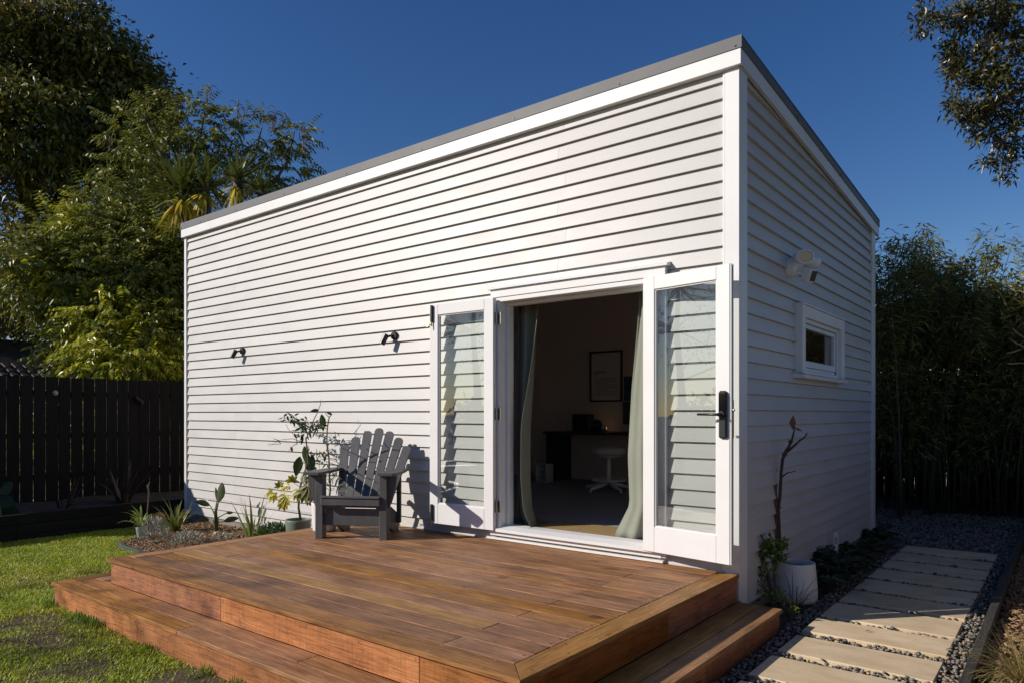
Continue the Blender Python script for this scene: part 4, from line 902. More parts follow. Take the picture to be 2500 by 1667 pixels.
# framed print and photographs on the back wall
fp = thing('framed_print', 'tall black-framed typographic print on the back wall', 'framed print', (-3.525, YB - 0.002, 2.02))
W2, H2 = 0.268, 0.366
f_ = MB()
for b in ((-W2, -W2 + 0.022, -H2, H2), (W2 - 0.022, W2, -H2, H2)): f_.box(b[0], b[1], -0.028, 0, b[2], b[3], 0.002)
f_.box(-W2 + 0.0222, W2 - 0.0222, -0.028, 0, H2 - 0.022, H2, 0.002); f_.box(-W2 + 0.0222, W2 - 0.0222, -0.028, 0, -H2, -H2 + 0.022, 0.002)
f_.build('frame', m_black, fp)
MB().box(-W2 + 0.0224, W2 - 0.0224, -0.012, -0.001, -H2 + 0.0224, H2 - 0.0224).build('paper', mat('print paper', (0.75, 0.73, 0.70), rough=0.8), fp)
ink = mat('ink', (0.03, 0.03, 0.03), rough=0.8)
def text(body, size, x, z, parent, y=-0.0135):
    c = bpy.data.curves.new('lettering', 'FONT'); c.body = body; c.size = size; c.extrude = 0.0004; c.materials.append(ink)
    o = bpy.data.objects.new('lettering', c); COL.objects.link(o); bpy.context.view_layer.update()
    me = bpy.data.meshes.new_from_object(o.evaluated_get(bpy.context.evaluated_depsgraph_get())); bpy.data.objects.remove(o); o = bpy.data.objects.new('lettering', me); COL.objects.link(o); o.parent = parent; o.location = (x, y, z); o.rotation_euler = (PI / 2, 0, 0)
    return o
text('gather', 0.075, -0.195, 0.045, fp)
ln = MB()
for i in range(11): ln.box(-0.185, 0.185 if i % 4 != 3 else 0.05, -0.0132, -0.0121, -0.02 - i * 0.024 - 0.008, -0.02 - i * 0.024)
tag(ln.build('text_lines', mat('pale ink', (0.30, 0.28, 0.27), rough=0.8), fp), kind='stuff')
m_photo = mat('landscape photograph', (0.10, 0.13, 0.20), (0.03, 0.035, 0.03), scale=4, stretch=(0.6, 1, 3), rough=0.35)
tag(MB().box(-3.235, -2.76, YB - 0.014, YB - 0.002, 1.665, 2.01, 0.001).build('photo_print', m_photo, None, center=True), 'upper landscape photograph pinned beside the framed print', 'photograph', 'photographs on the back wall')
tag(MB().box(-3.25, -2.76, YB - 0.014, YB - 0.002, 1.33, 1.652, 0.001).build('photo_print', m_photo, None, center=True), 'lower landscape photograph pinned below its twin', 'photograph', 'photographs on the back wall')
# little white drawer unit and a jar of brushes on the floor
u = thing('drawer_unit', 'tiny white open drawer unit on the floor by the desk', 'drawer unit', (-4.16, 3.55, FZ))
mb = MB(); mb.box(-0.085, -0.073, -0.09, 0.09, 0, 0.26); mb.box(0.073, 0.085, -0.09, 0.09, 0, 0.26)
for z in (0.0, 0.09, 0.172, 0.25): mb.box(-0.0725, 0.0725, -0.09, 0.09, z, z + 0.010)
mb.box(-0.0725, 0.0725, 0.08, 0.09, 0.0105, 0.2495); mb.build('carcass', m_wmetal, u)
j = thing('brush_jar', 'jar of brushes and tools on the studio floor', 'jar', (-4.45, 3.6, FZ))
MB().lathe([(0.0001, 0.0), (0.045, 0.0), (0.05, 0.13), (0.046, 0.13), (0.04, 0.01), (0.0001, 0.01)], 16).build('jar', m_greyp, j, smooth=True)
for k in range(5): a = k * 1.3; MB().tube([(0.02 * math.cos(a), 0.02 * math.sin(a), 0.012), (0.055 * math.cos(a), 0.055 * math.sin(a), 0.33 + 0.03 * k)], [0.005, 0.006], 6).build('brush', m_twig if k % 2 else m_wmetal, j)

# ------------------------------------------------------------------ path: pavers, kerb timber
m_paver = mat('sandstone paver', (0.50, 0.375, 0.225), (0.68, 0.54, 0.36), scale=4.5, stretch=(0.7, 1.6, 1), detail=12, rough=0.75, bump=0.4, bscale=34, bdist=0.004, objrand=0.08, spec=0.3, c3=(0.74, 0.62, 0.45), lo=0.30, hi=0.62)
path = bpy.data.objects['path_bed']
PZ = 0.082
ys_ = [3.93 - 0.492 * k for k in range(0, 15)]
pav = [(3.42, 3.80), (2.94, 3.325), (2.475, 2.865), (1.95, 2.385), (1.45, 1.885), (0.99, 1.39), (0.475, 0.915), (0.048, 0.425), (-0.435, -0.055), (-0.925, -0.535), (-1.415, -1.03), (-1.90, -1.52), (-2.39, -2.01)]
for (a, b) in pav:
    mb = MB().box(0.388, 1.192, a + 0.006, b - 0.006, 0.028, PZ, 0.005); mb.v = [(x, y, z + 0.0015 * math.sin(x * 31 + y * 17)) for x, y, z in mb.v]
    o = mb.build('paver', m_paver, None, center=True); o.parent = path; o.rotation_euler = (R.uniform(-.002, .002), R.uniform(-.002, .002), R.uniform(-0.006, 0.006))
kb = thing('timber_edging', 'weathered dark timber edging along the pebble path', 'edging', (1.34, 0, 0))
m_kerb = mat('weathered dark timber', (0.030, 0.026, 0.022), (0.085, 0.075, 0.062), scale=5, stretch=(9, 0.8, 9), rough=0.75, bump=0.5, bscale=16, bdist=0.006, lo=0.42, hi=0.75)
for a, b in ((-5.0, -1.0), (-0.996, 3.2), (3.204, 7.4)): MB().box(-0.026, 0.026, a, b, 0.0, 0.150, 0.004).build('edging_board', m_kerb, kb, center=True)

# ------------------------------------------------------------------ plants along the side wall
b = np.array([0.125, 0.83, 0.062]); t = thing('potted_bare_stem', 'bare twisted stem tied to a cane in a large tapered white pot', 'potted tree', tuple(b))
n = 40
prof = [(0.0001, 0.0), (0.120, 0.0), (0.142, 0.012), (0.152, 0.035), (0.1535, 0.07), (0.150, 0.14), (0.143, 0.22), (0.137, 0.29), (0.136, 0.300), (0.126, 0.302), (0.124, 0.29), (0.126, 0.26)]
MB().lathe(prof, n).build('pot', m_wpot, t, smooth=True); MB().lathe([(0.0001, 0.265), (0.126, 0.258)], 20).build('potting_soil', m_soil, t)
e_ = lambda x, y: (1750 + x / 2.1867, 950 + y / 2.1867)
def PS(x, y, Y=0.80): return Vector(onY(*e_(x, y), Y) - b)
stm = MB(); stm.tube([PS(338, 945), PS(334, 800), PS(328, 640), PS(338, 560), PS(344, 440), PS(352, 370), PS(378, 320), PS(400, 270), PS(412, 225), PS(415, 195)], [0.016, 0.015, 0.014, 0.013, 0.012, 0.0125, 0.011, 0.009, 0.006, 0.005], 8)
stm.tube([PS(378, 330), PS(420, 295), PS(445, 270), PS(470, 255), PS(482, 232)], [0.010, 0.009, 0.007, 0.006, 0.005], 7)
stm.tube([PS(350, 465), PS(375, 445), PS(400, 440), PS(422, 434)], [0.006, 0.005, 0.004, 0.003], 6)
for _ in range(16): 
    u = R.random(); p = PS(350 + 60 * u + R.uniform(-8, 8), 370 - 110 * u); stm.tube([p, p + Vector((R.uniform(-.03, .03), R.uniform(-.03, .03), R.uniform(0.0, .03)))], [0.006, 0.003], 5)
stm.build('stem', mat('dark bark', (0.05, 0.035, 0.026), (0.09, 0.065, 0.05), scale=30, rough=0.85, bump=0.6, bscale=60), t, smooth=True)
MB().tube([PS(330, 950), PS(320, 720), PS(312, 510)], [0.013, 0.013, 0.012], 8).build('stake', mat('brown cane', (0.16, 0.08, 0.05), rough=0.7), t)
MB().tube([PS(325, 640, 0.86), PS(318, 420, 0.86)], 0.005, 6).build('thin_cane', MATS['brown cane'], t)
MB().tube([PS(285, 632), PS(320, 628), PS(345, 630)], 0.004, 5).build('tie', m_black, t)
V, F = cat_arrays([leaf_arrays(np.array([PS(405, 215)]), (UP * 1.0 + RT * 0.05)[None], 0.115, 0.055, 0.0, FW[None]), leaf_arrays(np.array([PS(412, 205)]), (RT * 0.9 - UP * 0.25)[None], 0.07, 0.02, 0.1, FW[None])])
fast_mesh('dry_leaf', V, F, mat('dry leaf', (0.20, 0.085, 0.035), rough=0.6, transl=0.2), t)
def bush(name, label, cat, base, lobes, n, L, W, m, group=None, stems=10):
    t = thing(name, label, cat, tuple(base), 0, group); P = []
    for (c, r, k) in lobes: P.append(np.array(c) - base + in_ball(k, 0.3) * r)
    P = np.concatenate(P); n = len(P); D = _norm(P - np.array([0, 0, -0.1])) + rand_dirs(n, 0.3)
    V, F = fine_leaves(P, D, rng.uniform(0.6, 1.1, n) * L, rng.uniform(0.7, 1.1, n) * W, 0.15); fast_mesh('foliage', V, F, m, t, True)
    sm = MB()
    for i in range(stems):
        k = R.randrange(n); sm.tube([(0, 0, -0.02), tuple(P[k] * 0.5 + np.array([0.02, 0, 0.03])), tuple(P[k])], [0.007, 0.005, 0.002], 5)
    sm.build('stem', m_bark, t); return t
m_cam = mat('camellia leaf', (0.11, 0.17, 0.022), island=0.5, hue=0.03, transl=0.3, rough=0.3)
PT = lambda x, y, Y: tuple(onY(*e_(x, y), Y))
t = bush('camellia', 'small camellia with glossy leaves and one pink bud at the studio corner', 'shrub', np.array([0.10, 0.46, 0.07]), [(PT(225, 860, .48), .075, 50), (PT(250, 840, .48), .09, 60), (PT(290, 880, .5), .10, 70), (PT(240, 990, .48), .10, 60), (PT(230, 1050, .46), .11, 60), (PT(360, 830, .6), .055, 26), (PT(330, 900, .52), .07, 30), (PT(205, 795, .5), .04, 16)], 0, 0.05, 0.026, m_cam)
V, F = leaf_arrays(np.repeat(np.array([onY(*e_(220, 812), .48) - np.array([0.10, 0.46, 0.07])]), 8, 0), rand_dirs(8, 0.3), 0.022, 0.018); fast_mesh('bud', V, F, mat('pink petals', (0.35, 0.015, 0.05), rough=0.5), t)
bush('low_azalea', 'low shrub with sunlit yellow-green tips beside the step end', 'shrub', np.array([0.25, 0.26, 0.07]), [(PT(330, 1115, .26), .06, 55), (PT(385, 1165, .24), .06, 40), (PT(420, 1175, .24), .035, 16)], 0, 0.035, 0.015, mat('lime tip leaf', (0.16, 0.21, 0.03), island=0.4, hue=0.03, transl=0.3, rough=0.35))
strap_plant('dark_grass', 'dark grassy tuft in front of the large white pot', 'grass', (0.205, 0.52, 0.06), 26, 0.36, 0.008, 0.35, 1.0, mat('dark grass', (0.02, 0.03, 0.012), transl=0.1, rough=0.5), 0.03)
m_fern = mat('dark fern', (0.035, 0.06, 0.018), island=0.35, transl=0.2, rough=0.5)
def fern(label, base, n, L):
    t = thing('fern', label, 'fern', tuple(base), 0, 'ferns along the side wall'); parts = []
    for k in range(n):
        az = R.uniform(0, 2 * PI); ln = L * R.uniform(0.7, 1.1); p = np.zeros(3); th = R.uniform(0.3, 0.7)
        for i in range(12):
            d = np.array([math.cos(az) * math.sin(th), math.sin(az) * math.sin(th), math.cos(th)]); p = p + d * ln / 12; th += 0.11
            s_ = np.array([-math.sin(az), math.cos(az), 0]); wl = 0.11 * ln / 0.35 * math.sin(PI * min(0.95, (i + 1.2) / 13))
            parts.append((p, s_ * 0.9 + d * 0.5, wl)); parts.append((p, -s_ * 0.9 + d * 0.5, wl))
    P = np.array([q[0] for q in parts]); D = np.array([q[1] for q in parts]); Lw = np.array([q[2] for q in parts])
    V, F = leaf_arrays(P, D, Lw, Lw * 0.34, 0.1); fast_mesh('frond', V, F, m_fern, t)
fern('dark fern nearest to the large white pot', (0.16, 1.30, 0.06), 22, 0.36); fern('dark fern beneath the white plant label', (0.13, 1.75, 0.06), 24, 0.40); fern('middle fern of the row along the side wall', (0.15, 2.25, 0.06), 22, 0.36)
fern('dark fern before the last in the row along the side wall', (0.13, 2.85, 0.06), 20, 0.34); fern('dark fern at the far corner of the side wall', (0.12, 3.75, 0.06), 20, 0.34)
tg = thing('plant_label', 'white plastic plant label with red marks by the side wall', 'plant label', (0.06, 2.32, 0.07)); 
MB().box(-0.012, 0.012, -0.001, 0.001, -0.02, 0.20).build('stake', m_wpot, tg); MB().box(-0.019, 0.019, -0.003, -0.0012, 0.19, 0.32).build('label', m_wpot, tg)
mk = MB()
for z in (0.255, 0.235, 0.212): mk.box(-0.012, 0.010, -0.0042, -0.0032, z, z + 0.010)
mk.build('mark', mat('red ink', (0.30, 0.02, 0.03), rough=0.6), tg)
for lo_, rt_ in ((tg, 0.65),): lo_.rotation_euler = (0.06, -0.08, rt_)
# golden tussock in the border, bare shrub at the frame edge
strap_plant('golden_tussock', 'golden tussock grass sprawling over the bark border', 'grass', (1.60, -0.30, 0.09), 420, 0.42, 0.0042, 0.5, 1.3, mat('straw blade', (0.36, 0.26, 0.09), (0.22, 0.20, 0.06), scale=4, island=0.35, transl=0.25, rough=0.5), 0.05, None, 6)
t = thing('bare_shrub', 'leafless pinkish branches reaching in front of the bamboo', 'shrub', (1.95, 2.9, 0.08))
bs = MB(); tb = np.array([1.95, 2.9, 0.08]); PB = lambda x, y, d: Vector(atD(2380 + x / 11.2, 780 + y / 11.2, d) - tb)
tr = [Vector((0, 0, -0.02)), Vector((0.02, 0.0, 0.9)), Vector((0.0, 0.0, 1.6)), Vector((-0.02, 0.0, 2.1))]
bs.tube(tr, [0.03, 0.024, 0.018, 0.010], 8)
for st_, pts in ((tr[2], [(1344, 760), (1270, 705), (1130, 650), (970, 530)]), (tr[2], [(1344, 780), (1180, 830), (1020, 890), (870, 915)]), (tr[3], [(1344, 500), (1240, 430), (1130, 350), (1030, 235)]), (tr[1], [(1344, 1190), (1200, 1190), (940, 1205), (890, 1195)])):
    bs.tube([st_] + [PB(x, y, 6.6) for x, y in pts], [0.012, 0.009, 0.0085, 0.008, 0.006], 6)
bs.build('branch', mat('pink bark', (0.36, 0.21, 0.15), (0.26, 0.14, 0.10), scale=20, rough=0.7), t, smooth=True)

# fallen leaves
for (pt, lab, colr, ln) in ((tuple(onZ(2112, 1541, 0.0845)), 'dark curled leaf lying on the second sunlit paver', (0.05, 0.03, 0.02), 0.035), (tuple(onZ(2308, 1586, 0.0845)), 'dark dry leaf at the right end of a sunlit paver', (0.06, 0.04, 0.025), 0.035), (tuple(onZ(1170, 1318, DZ + 0.003)), 'small yellow-green leaf on the deck before the open doorway', (0.30, 0.32, 0.04), 0.03)):
    V, F = fine_leaves(np.array([[0, 0, 0.003]]), np.array([[0.8, 0.5, 0.15]]), ln, ln * 0.5, -0.2, np.array([[0, 0.2, 1.0]]))
    o = fast_mesh('fallen_leaf', V, F, mat('fallen ' + lab[:12], colr, rough=0.6), None, True); o.location = pt; tag(o, lab, 'leaf')
# ------------------------------------------------------------------ grass
def in_rect(x, y, a, b, c, d): return (x > a) & (x < b) & (y > c) & (y < d)
def vnoise(x, y, f, seed=0):
    s = 0; 
    for k, (a, b, c) in enumerate(((1.0, 0.7, 0.3), (-0.6, 1.3, 1.9), (1.7, -0.9, 4.2), (-1.5, -1.9, 0.8))): s = s + np.sin((a * x + b * y) * f + c + seed * (k + 1) + 1.3 * np.sin((b * x - a * y) * f * 0.6 + seed))
    return s / 4
n, n1 = 560000, 260000
y = np.concatenate([-4.9 + 4.85 * rng.random(n1), -4.6 + 2.0 * rng.random(n - n1)]); x = np.concatenate([-7.58 + 3.4 * rng.random(n1), -5.6 + 4.9 * rng.random(n - n1)])
keep = ~in_rect(x, y, -4.29, 0.3, -2.66, 0) & ~((x > bed_edge(y) - 0.02) & (y > -1.43)) & (y < -0.06)
# only where the lens could see it from here or a step aside
v = np.stack([x - CAM[0], y - CAM[1]], 1); dep = v @ FW[:2]; px = CXP + FPX * (v @ RT[:2]) / np.maximum(dep, 0.1); py = VH + FPX * (CAM[2]) / np.maximum(dep, 0.1)
keep &= (dep > 1.5) & (px > -500) & (px < 1300) & (py < 2100)
bare = vnoise(x, y, 2.3, 1.0) + 0.55 * vnoise(x, y, 6.1, 2.0)
far = np.clip((-x - 4.3) / 0.7, 0, 1) * np.clip((y + 3.0) / 0.6, 0, 1)                                    # thin and worn near the step, thick further back
dens = np.clip(0.44 + 0.85 * bare + 0.62 * far, 0.09, 1.0)
keep &= rng.random(n) < dens
x, y = x[keep], y[keep]; n = len(x)
B = np.stack([x, y, lawn_z(x, y) - 0.003], 1)
lush = np.clip(0.6 + 0.5 * vnoise(x, y, 2.3, 1.0), 0.2, 1.2)
V, F = blades(B, rng.uniform(0, 2 * PI, n), (0.016 + 0.022 * rng.random(n)) * (0.6 + 0.6 * lush), 0.0046 + 0.002 * rng.random(n), rng.uniform(0.2, 1.25, n), rng.uniform(0.2, 0.9, n), 2)
m_grass = mat('lawn blades', (0.35, 0.44, 0.030), (0.48, 0.51, 0.050), scale=1.2, detail=3, island=0.4, hue=0.025, transl=0.40, rough=0.5, c3=(0.46, 0.40, 0.14))
gr = fast_mesh('grass', V, F, m_grass); tag(gr, 'short patchy green lawn grass', 'grass', kind='stuff')
# dead clippings
n = 16000; x = -7.2 + 4.4 * rng.random(n); y = -5.0 + 3.6 * rng.random(n); k = ~in_rect(x, y, -4.30, 0.3, -2.68, 0) & (y < -1.45); x, y = x[k], y[k]; n = len(x)
P = np.stack([x, y, lawn_z(x, y) + 0.008], 1); D = rand_dirs(n, 0.0); D[:, 2] *= 0.25
V, F = quad_leaves(P, D, rng.uniform(0.02, 0.05, n), 0.004, 0.0); o = fast_mesh('dry_clippings', V, F, mat('straw clippings', (0.24, 0.18, 0.09), island=0.35, rough=0.8)); tag(o, 'dry straw clippings scattered on the lawn', 'clippings', kind='stuff')
# taller tufts along the step
n = 2600; u = rng.random(n); x = -4.31 - 0.10 * rng.random(n) ** 2; y = -2.66 + 1.2 * u; x2 = -4.4 + 3.6 * rng.random(n); y2 = -2.665 - 0.09 * rng.random(n) ** 2
tuf = vnoise(x2, y2, 5.0, 3.0) > 0.0; x = np.concatenate([x[:500], x2[tuf]]); y = np.concatenate([y[:500], y2[tuf]]); n = len(x)
V, F = blades(np.stack([x, y, lawn_z(x, y) - 0.003], 1), rng.uniform(0, 2 * PI, n), 0.03 + 0.05 * rng.random(n), 0.005, rng.uniform(0, 0.5, n), rng.uniform(0.1, 0.9, n), 3)
o = fast_mesh('tall_grass', V, F, mat('lush blades', (0.15, 0.25, 0.022), island=0.3, hue=0.02, transl=0.35, rough=0.5)); tag(o, 'longer grass tufts along the foot of the step', 'grass', kind='stuff')

# ------------------------------------------------------------------ pebbles
def ico():
    import bmesh
    bm = bmesh.new(); bmesh.ops.create_icosphere(bm, subdivisions=2, radius=1.0); bm.verts.ensure_lookup_table()
    V = np.array([v.co for v in bm.verts]); F = np.array([[v.index for v in f.verts] for f in bm.faces]); bm.free(); return V, F
def ico1():
    import bmesh
    bm = bmesh.new(); bmesh.ops.create_icosphere(bm, subdivisions=1, radius=1.0); bm.verts.ensure_lookup_table()
    V = np.array([v.co for v in bm.verts]); F = np.array([[v.index for v in f.verts] for f in bm.faces]); bm.free(); return V, F
def stones(P, size, base, flat=0.55, lump=0.16):
    V0, F0 = base; n = len(P); k = len(V0)
    a = rng.uniform(0, 2 * PI, n); s = size[:, None] * np.stack([rng.uniform(0.8, 1.3, n), rng.uniform(0.6, 0.95, n), rng.uniform(flat * 0.75, flat * 1.2, n)], 1)
    ph = rng.uniform(0, 6.28, (n, 3))
    U = V0[None] * (1 + lump * np.sin(V0[None] * 2.3 + ph[:, None, :]).sum(-1, keepdims=True) / 2)
    U = U * s[:, None, :]
    tl = rng.normal(0, 0.35, n); ct, st_ = np.cos(tl)[:, None], np.sin(tl)[:, None]
    x, z = U[..., 0] * ct - U[..., 2] * st_, U[..., 0] * st_ + U[..., 2] * ct
    ca, sa = np.cos(a)[:, None], np.sin(a)[:, None]
    W = np.stack([x * ca - U[..., 1] * sa, x * sa + U[..., 1] * ca, z], -1) + P[:, None, :]
    return W.reshape(-1, 3), (F0[None] + (np.arange(n) * k)[:, None, None]).reshape(-1, F0.shape[1])
def scatter(n, x0, x1, y0, y1, rmin, avoid):
    out = []; cell = rmin; gridd = {}
    xs = x0 + (x1 - x0) * rng.random(n); ys = y0 + (y1 - y0) * rng.random(n)
    for a, b in zip(xs, ys):
        if avoid(a, b): continue
        i, j = int(a / cell), int(b / cell); ok = True
        for di in (-1, 0, 1):
            for dj in (-1, 0, 1):
                q = gridd.get((i + di, j + dj))
                if q and (q[0] - a) ** 2 + (q[1] - b) ** 2 < rmin * rmin: ok = False
        if ok: gridd[(i, j)] = (a, b); out.append((a, b))
    return np.array(out)
def on_paver(a, b, mg=0.004):
    if 0.388 - mg < a < 1.192 + mg:
        for (p, q) in pav:
            if p - mg < b < q + mg: return True
    return False
m_peb = mat('grey river pebble', (0.118, 0.106, 0.090), (0.195, 0.172, 0.143), scale=30, island=0.45, hue=0.015, rough=0.55, bump=0.2, bscale=120, bdist=0.002)
m_tan = mat('tan river pebble', (0.36, 0.25, 0.15), island=0.3, rough=0.55)
near = scatter(60000, 0.285, 1.312, -2.6, 2.2, 0.026, lambda a, b: on_paver(a, b) or (a < 0.30 and b < 0.0))
n = len(near); print('pebbles', n)
lay = []
for rep, (zz, frac) in enumerate(((0.062, 1.0), (0.076, 0.6))):
    sel = near[rng.random(n) < frac] + rng.normal(0, 0.006, (1, 2)); 
    P = np.column_stack([sel, zz + rng.normal(0, 0.004, len(sel)) + 0.008 * (sel[:, 0] < 0.36)]); lay.append(P)
P = np.concatenate(lay); tan = rng.random(len(P)) < 0.12; b1 = ico1()
V, F = stones(P[~tan], rng.uniform(0.010, 0.018, (~tan).sum()), b1); o = fast_mesh('pebbles', V, F, m_peb, None, True); tag(o, 'grey river pebbles around the stone pavers', 'pebbles', kind='stuff')
V, F = stones(P[tan], rng.uniform(0.010, 0.017, tan.sum()), b1); o = fast_mesh('tan_pebbles', V, F, m_tan, None, True); tag(o, 'tan pebbles mixed among the grey ones', 'pebbles', kind='stuff')
farp = scatter(26000, -1.2, 1.31, 2.2, 7.0, 0.034, lambda a, b: on_paver(a, b) or (a < 0.30 and b < 4.35))
P = np.column_stack([farp, 0.068 + rng.normal(0, 0.006, len(farp))]); V, F = stones(P, rng.uniform(0.015, 0.026, len(P)), b1); o = fast_mesh('shaded_pebbles', V, F, m_peb, None, True); tag(o, 'shaded grey pebbles behind the studio corner', 'pebbles', kind='stuff')

# ------------------------------------------------------------------ bark mulch
def chips(n, x0, x1, y0, y1, z, L, W, avoid):
    x = x0 + (x1 - x0) * rng.random(n); y = y0 + (y1 - y0) * rng.random(n); k = ~avoid(x, y); x, y = x[k], y[k]; n = len(x)
    c = np.stack([x, y, z(x, y) + 0.008 * rng.random(n)], 1); d = rand_dirs(n); d[:, 2] *= 0.35; d = _norm(d); s = _norm(np.cross(d, rand_dirs(n, 1.5))); u = np.cross(d, s)
    l = (rng.uniform(0.4, 1.2, n) * L)[:, None] / 2; wd = (rng.uniform(0.5, 1.2, n) * W)[:, None] / 2; th = (rng.uniform(0.002, 0.005, n))[:, None] / 2
    V = np.stack([c + d * l * a + s * wd * b * (0.6 if a > 0 else 1.0) + u * th * e for a in (-1, 1) for b in (-1, 1) for e in (-1, 1)], 1)
    F0 = np.array([(0, 1, 3, 2), (4, 6, 7, 5), (0, 4, 5, 1), (2, 3, 7, 6), (0, 2, 6, 4), (1, 5, 7, 3)])
    return V.reshape(-1, 3), (F0[None] + (np.arange(n) * 8)[:, None, None]).reshape(-1, 4)
m_chip = mat('bark chips', (0.20, 0.115, 0.055), (0.30, 0.19, 0.10), scale=12, island=0.55, hue=0.015, rough=0.85)
bz = lambda x, y: 0.088 + 0.012 * (np.sin(x * 3.1 + 1.3 * np.sin(y * 2.2)) * 0.5 + np.sin(y * 4.3 + x * 1.7) * 0.3)
V, F = chips(9000, -7.0, -4.0, -1.38, 0.0, bz, 0.045, 0.014, lambda x, y: x < bed_edge(y) + 0.03)
o = fast_mesh('bark_mulch', V, F, m_chip); tag(o, 'coarse bark mulch filling the bed beside the deck', 'mulch', kind='stuff')
V, F = chips(11000, 1.37, 2.2, -2.4, 6.0, lambda x, y: 0.085 + 0 * x, 0.05, 0.015, lambda x, y: x < 1.372)
o = fast_mesh('border_mulch', V, F, m_chip); tag(o, 'coarse bark mulch beyond the timber edging', 'mulch', kind='stuff')

# ------------------------------------------------------------------ trees
def crown_leaves(lobes, n, L, W, clump, up=0.3, surf=0.55, fn=leaf_arrays, droop=0.2, down=0.0):
    """lobes: (centre, (rx,ry,rz), weight); leaves gathered in small clumps spread through the lobes"""
    wts = np.array([l[2] for l in lobes], float); wts /= wts.sum(); per = 26; nc = n // per
    which = rng.choice(len(lobes), nc, p=wts); C = np.array([l[0] for l in lobes])[which] + in_ball(nc, surf) * np.array([l[1] for l in lobes])[which]
    rad = clump * rng.uniform(0.5, 1.2, nc)
    P = np.repeat(C, per, 0) + np.clip(rng.normal(size=(nc * per, 3)), -1.5, 1.5) * 0.5 * np.repeat(rad, per)[:, None] * [1, 1, 0.8]
    out = _norm(P - np.repeat(np.array([l[0] for l in lobes])[which], per, 0))
    D = out * 0.6 + rand_dirs(len(P), up) ; D[:, 2] -= down
    return fn(P, D, L * rng.uniform(0.6, 1.15, len(P)), W * rng.uniform(0.7, 1.15, len(P)), droop), C
def branches(mb, root, forks, C, k, r0, rng_=R):
    idx = [rng_.randrange(len(C)) for _ in range(k)]
    for i in idx:
        f = min(forks, key=lambda q: (Vector(q) - Vector(C[i])).length)
        p, q = Vector(f), Vector(C[i]); m1 = p.lerp(q, 0.4) + Vector((rng_.uniform(-1, 1), rng_.uniform(-1, 1), rng_.uniform(-0.3, 0.9))) * 0.12 * (q - p).length
        mb.tube([p, m1, q], [r0, r0 * 0.6, r0 * 0.2], 6)
def lobe(px, py, d, rx, ry, w=None, rd=None):
    c = atD(px, py, d); s = d / FPX; return (c, (rx * s, (rd or rx * 0.9) * s, ry * s), w or rx * ry)
def m2(px, py, d): return Vector(atD(px, py, d))

# big dark evergreen
bt = thing('evergreen_tree', 'towering dark evergreen with glossy leathery leaves behind the fence', 'tree', tuple(atD(150, 1140, 20.5)))
o0 = np.array(bt.location)
lob = [lobe(20, 120, 20, 150, 120), lobe(150, 90, 20.5, 120, 120), lobe(240, 170, 20.5, 120, 100), lobe(330, 215, 20.5, 90, 75), lobe(60, 330, 19, 170, 120), lobe(220, 330, 20.5, 150, 110), lobe(345, 310, 21, 80, 110), lobe(-120, 250, 20, 160, 200), lobe(60, 560, 20.5, 130, 110, 9000), lobe(215, 560, 22, 120, 170, 9000), lobe(-60, 700, 20, 130, 120, 9000), lobe(110, 760, 21.5, 110, 120, 8000), lobe(330, 420, 22.5, 80, 100, 6000)]
lob = [(c - o0, r, w_) for c, r, w_ in lob]
(V, F), C = crown_leaves(lob, 70000, 0.215, 0.092, 0.66, up=0.1, surf=0.5, down=0.4)
fast_mesh('crown', V, F, mat('dark leathery leaf', (0.135, 0.150, 0.028), (0.235, 0.190, 0.036), scale=0.25, detail=2, island=0.6, hue=0.02, transl=0.18, rough=0.45, spec=0.3), bt)
tk = MB(); tk.tube([(0, 0, -0.3), tuple(m2(170, 820, 20.6) - Vector(o0)), tuple(m2(150, 560, 20.6) - Vector(o0)), tuple(m2(180, 330, 20.5) - Vector(o0)), tuple(m2(200, 160, 20.5) - Vector(o0))], [0.45, 0.38, 0.30, 0.2, 0.06], 10)
tk.tube([tuple(m2(160, 700, 20.6) - Vector(o0)), tuple(m2(85, 560, 20.3) - Vector(o0)), tuple(m2(30, 330, 20) - Vector(o0)), tuple(m2(0, 180, 20) - Vector(o0))], [0.26, 0.22, 0.14, 0.05], 8)
forks = [m2(150, 560, 20.6) - Vector(o0), m2(180, 330, 20.5) - Vector(o0), m2(85, 560, 20.3) - Vector(o0), m2(30, 330, 20) - Vector(o0)]
branches(tk, None, forks, C, 46, 0.09); tk.build('trunk', m_bark, bt, smooth=True)

# feathery pinnate tree: fronds of small glossy leaflets
ft = thing('pinnate_tree', 'feathery glossy-leaved tree with yellow-green new growth leaning over the fence', 'tree', tuple(atD(420, 1080, 14.5)))
o0 = np.array(ft.location)
lob = [lobe(330, 330, 14.5, 60, 60), lobe(400, 300, 15, 60, 55), lobe(480, 300, 15, 60, 60), lobe(540, 330, 15, 50, 55), lobe(320, 430, 14, 75, 75), lobe(430, 400, 14.5, 80, 75), lobe(560, 420, 15, 60, 55), lobe(640, 330, 15.5, 45, 35), lobe(715, 340, 15.5, 32, 40), lobe(700, 410, 15.5, 60, 60), lobe(640, 440, 15.5, 50, 40), lobe(270, 520, 13.5, 85, 65), lobe(190, 590, 13, 100, 70), lobe(320, 600, 13, 110, 70), lobe(420, 560, 13.5, 70, 80), lobe(110, 680, 12.5, 100, 80), lobe(240, 700, 12.5, 110, 80), lobe(370, 700, 12.5, 100, 85), lobe(300, 800, 12, 120, 80), lobe(400, 820, 12, 70, 90), lobe(190, 860, 12, 80, 50), lobe(330, 880, 11.6, 130, 40), lobe(90, 640, 12.5, 60, 50), lobe(440, 660, 12.5, 50, 120)]
lob = [(c - o0, r, w_) for c, r, w_ in lob]
NFR = 3700
lob = [(c, r, w_ * (0.55 if c[2] + o0[2] > 6.0 else 1.0)) for c, r, w_ in lob]
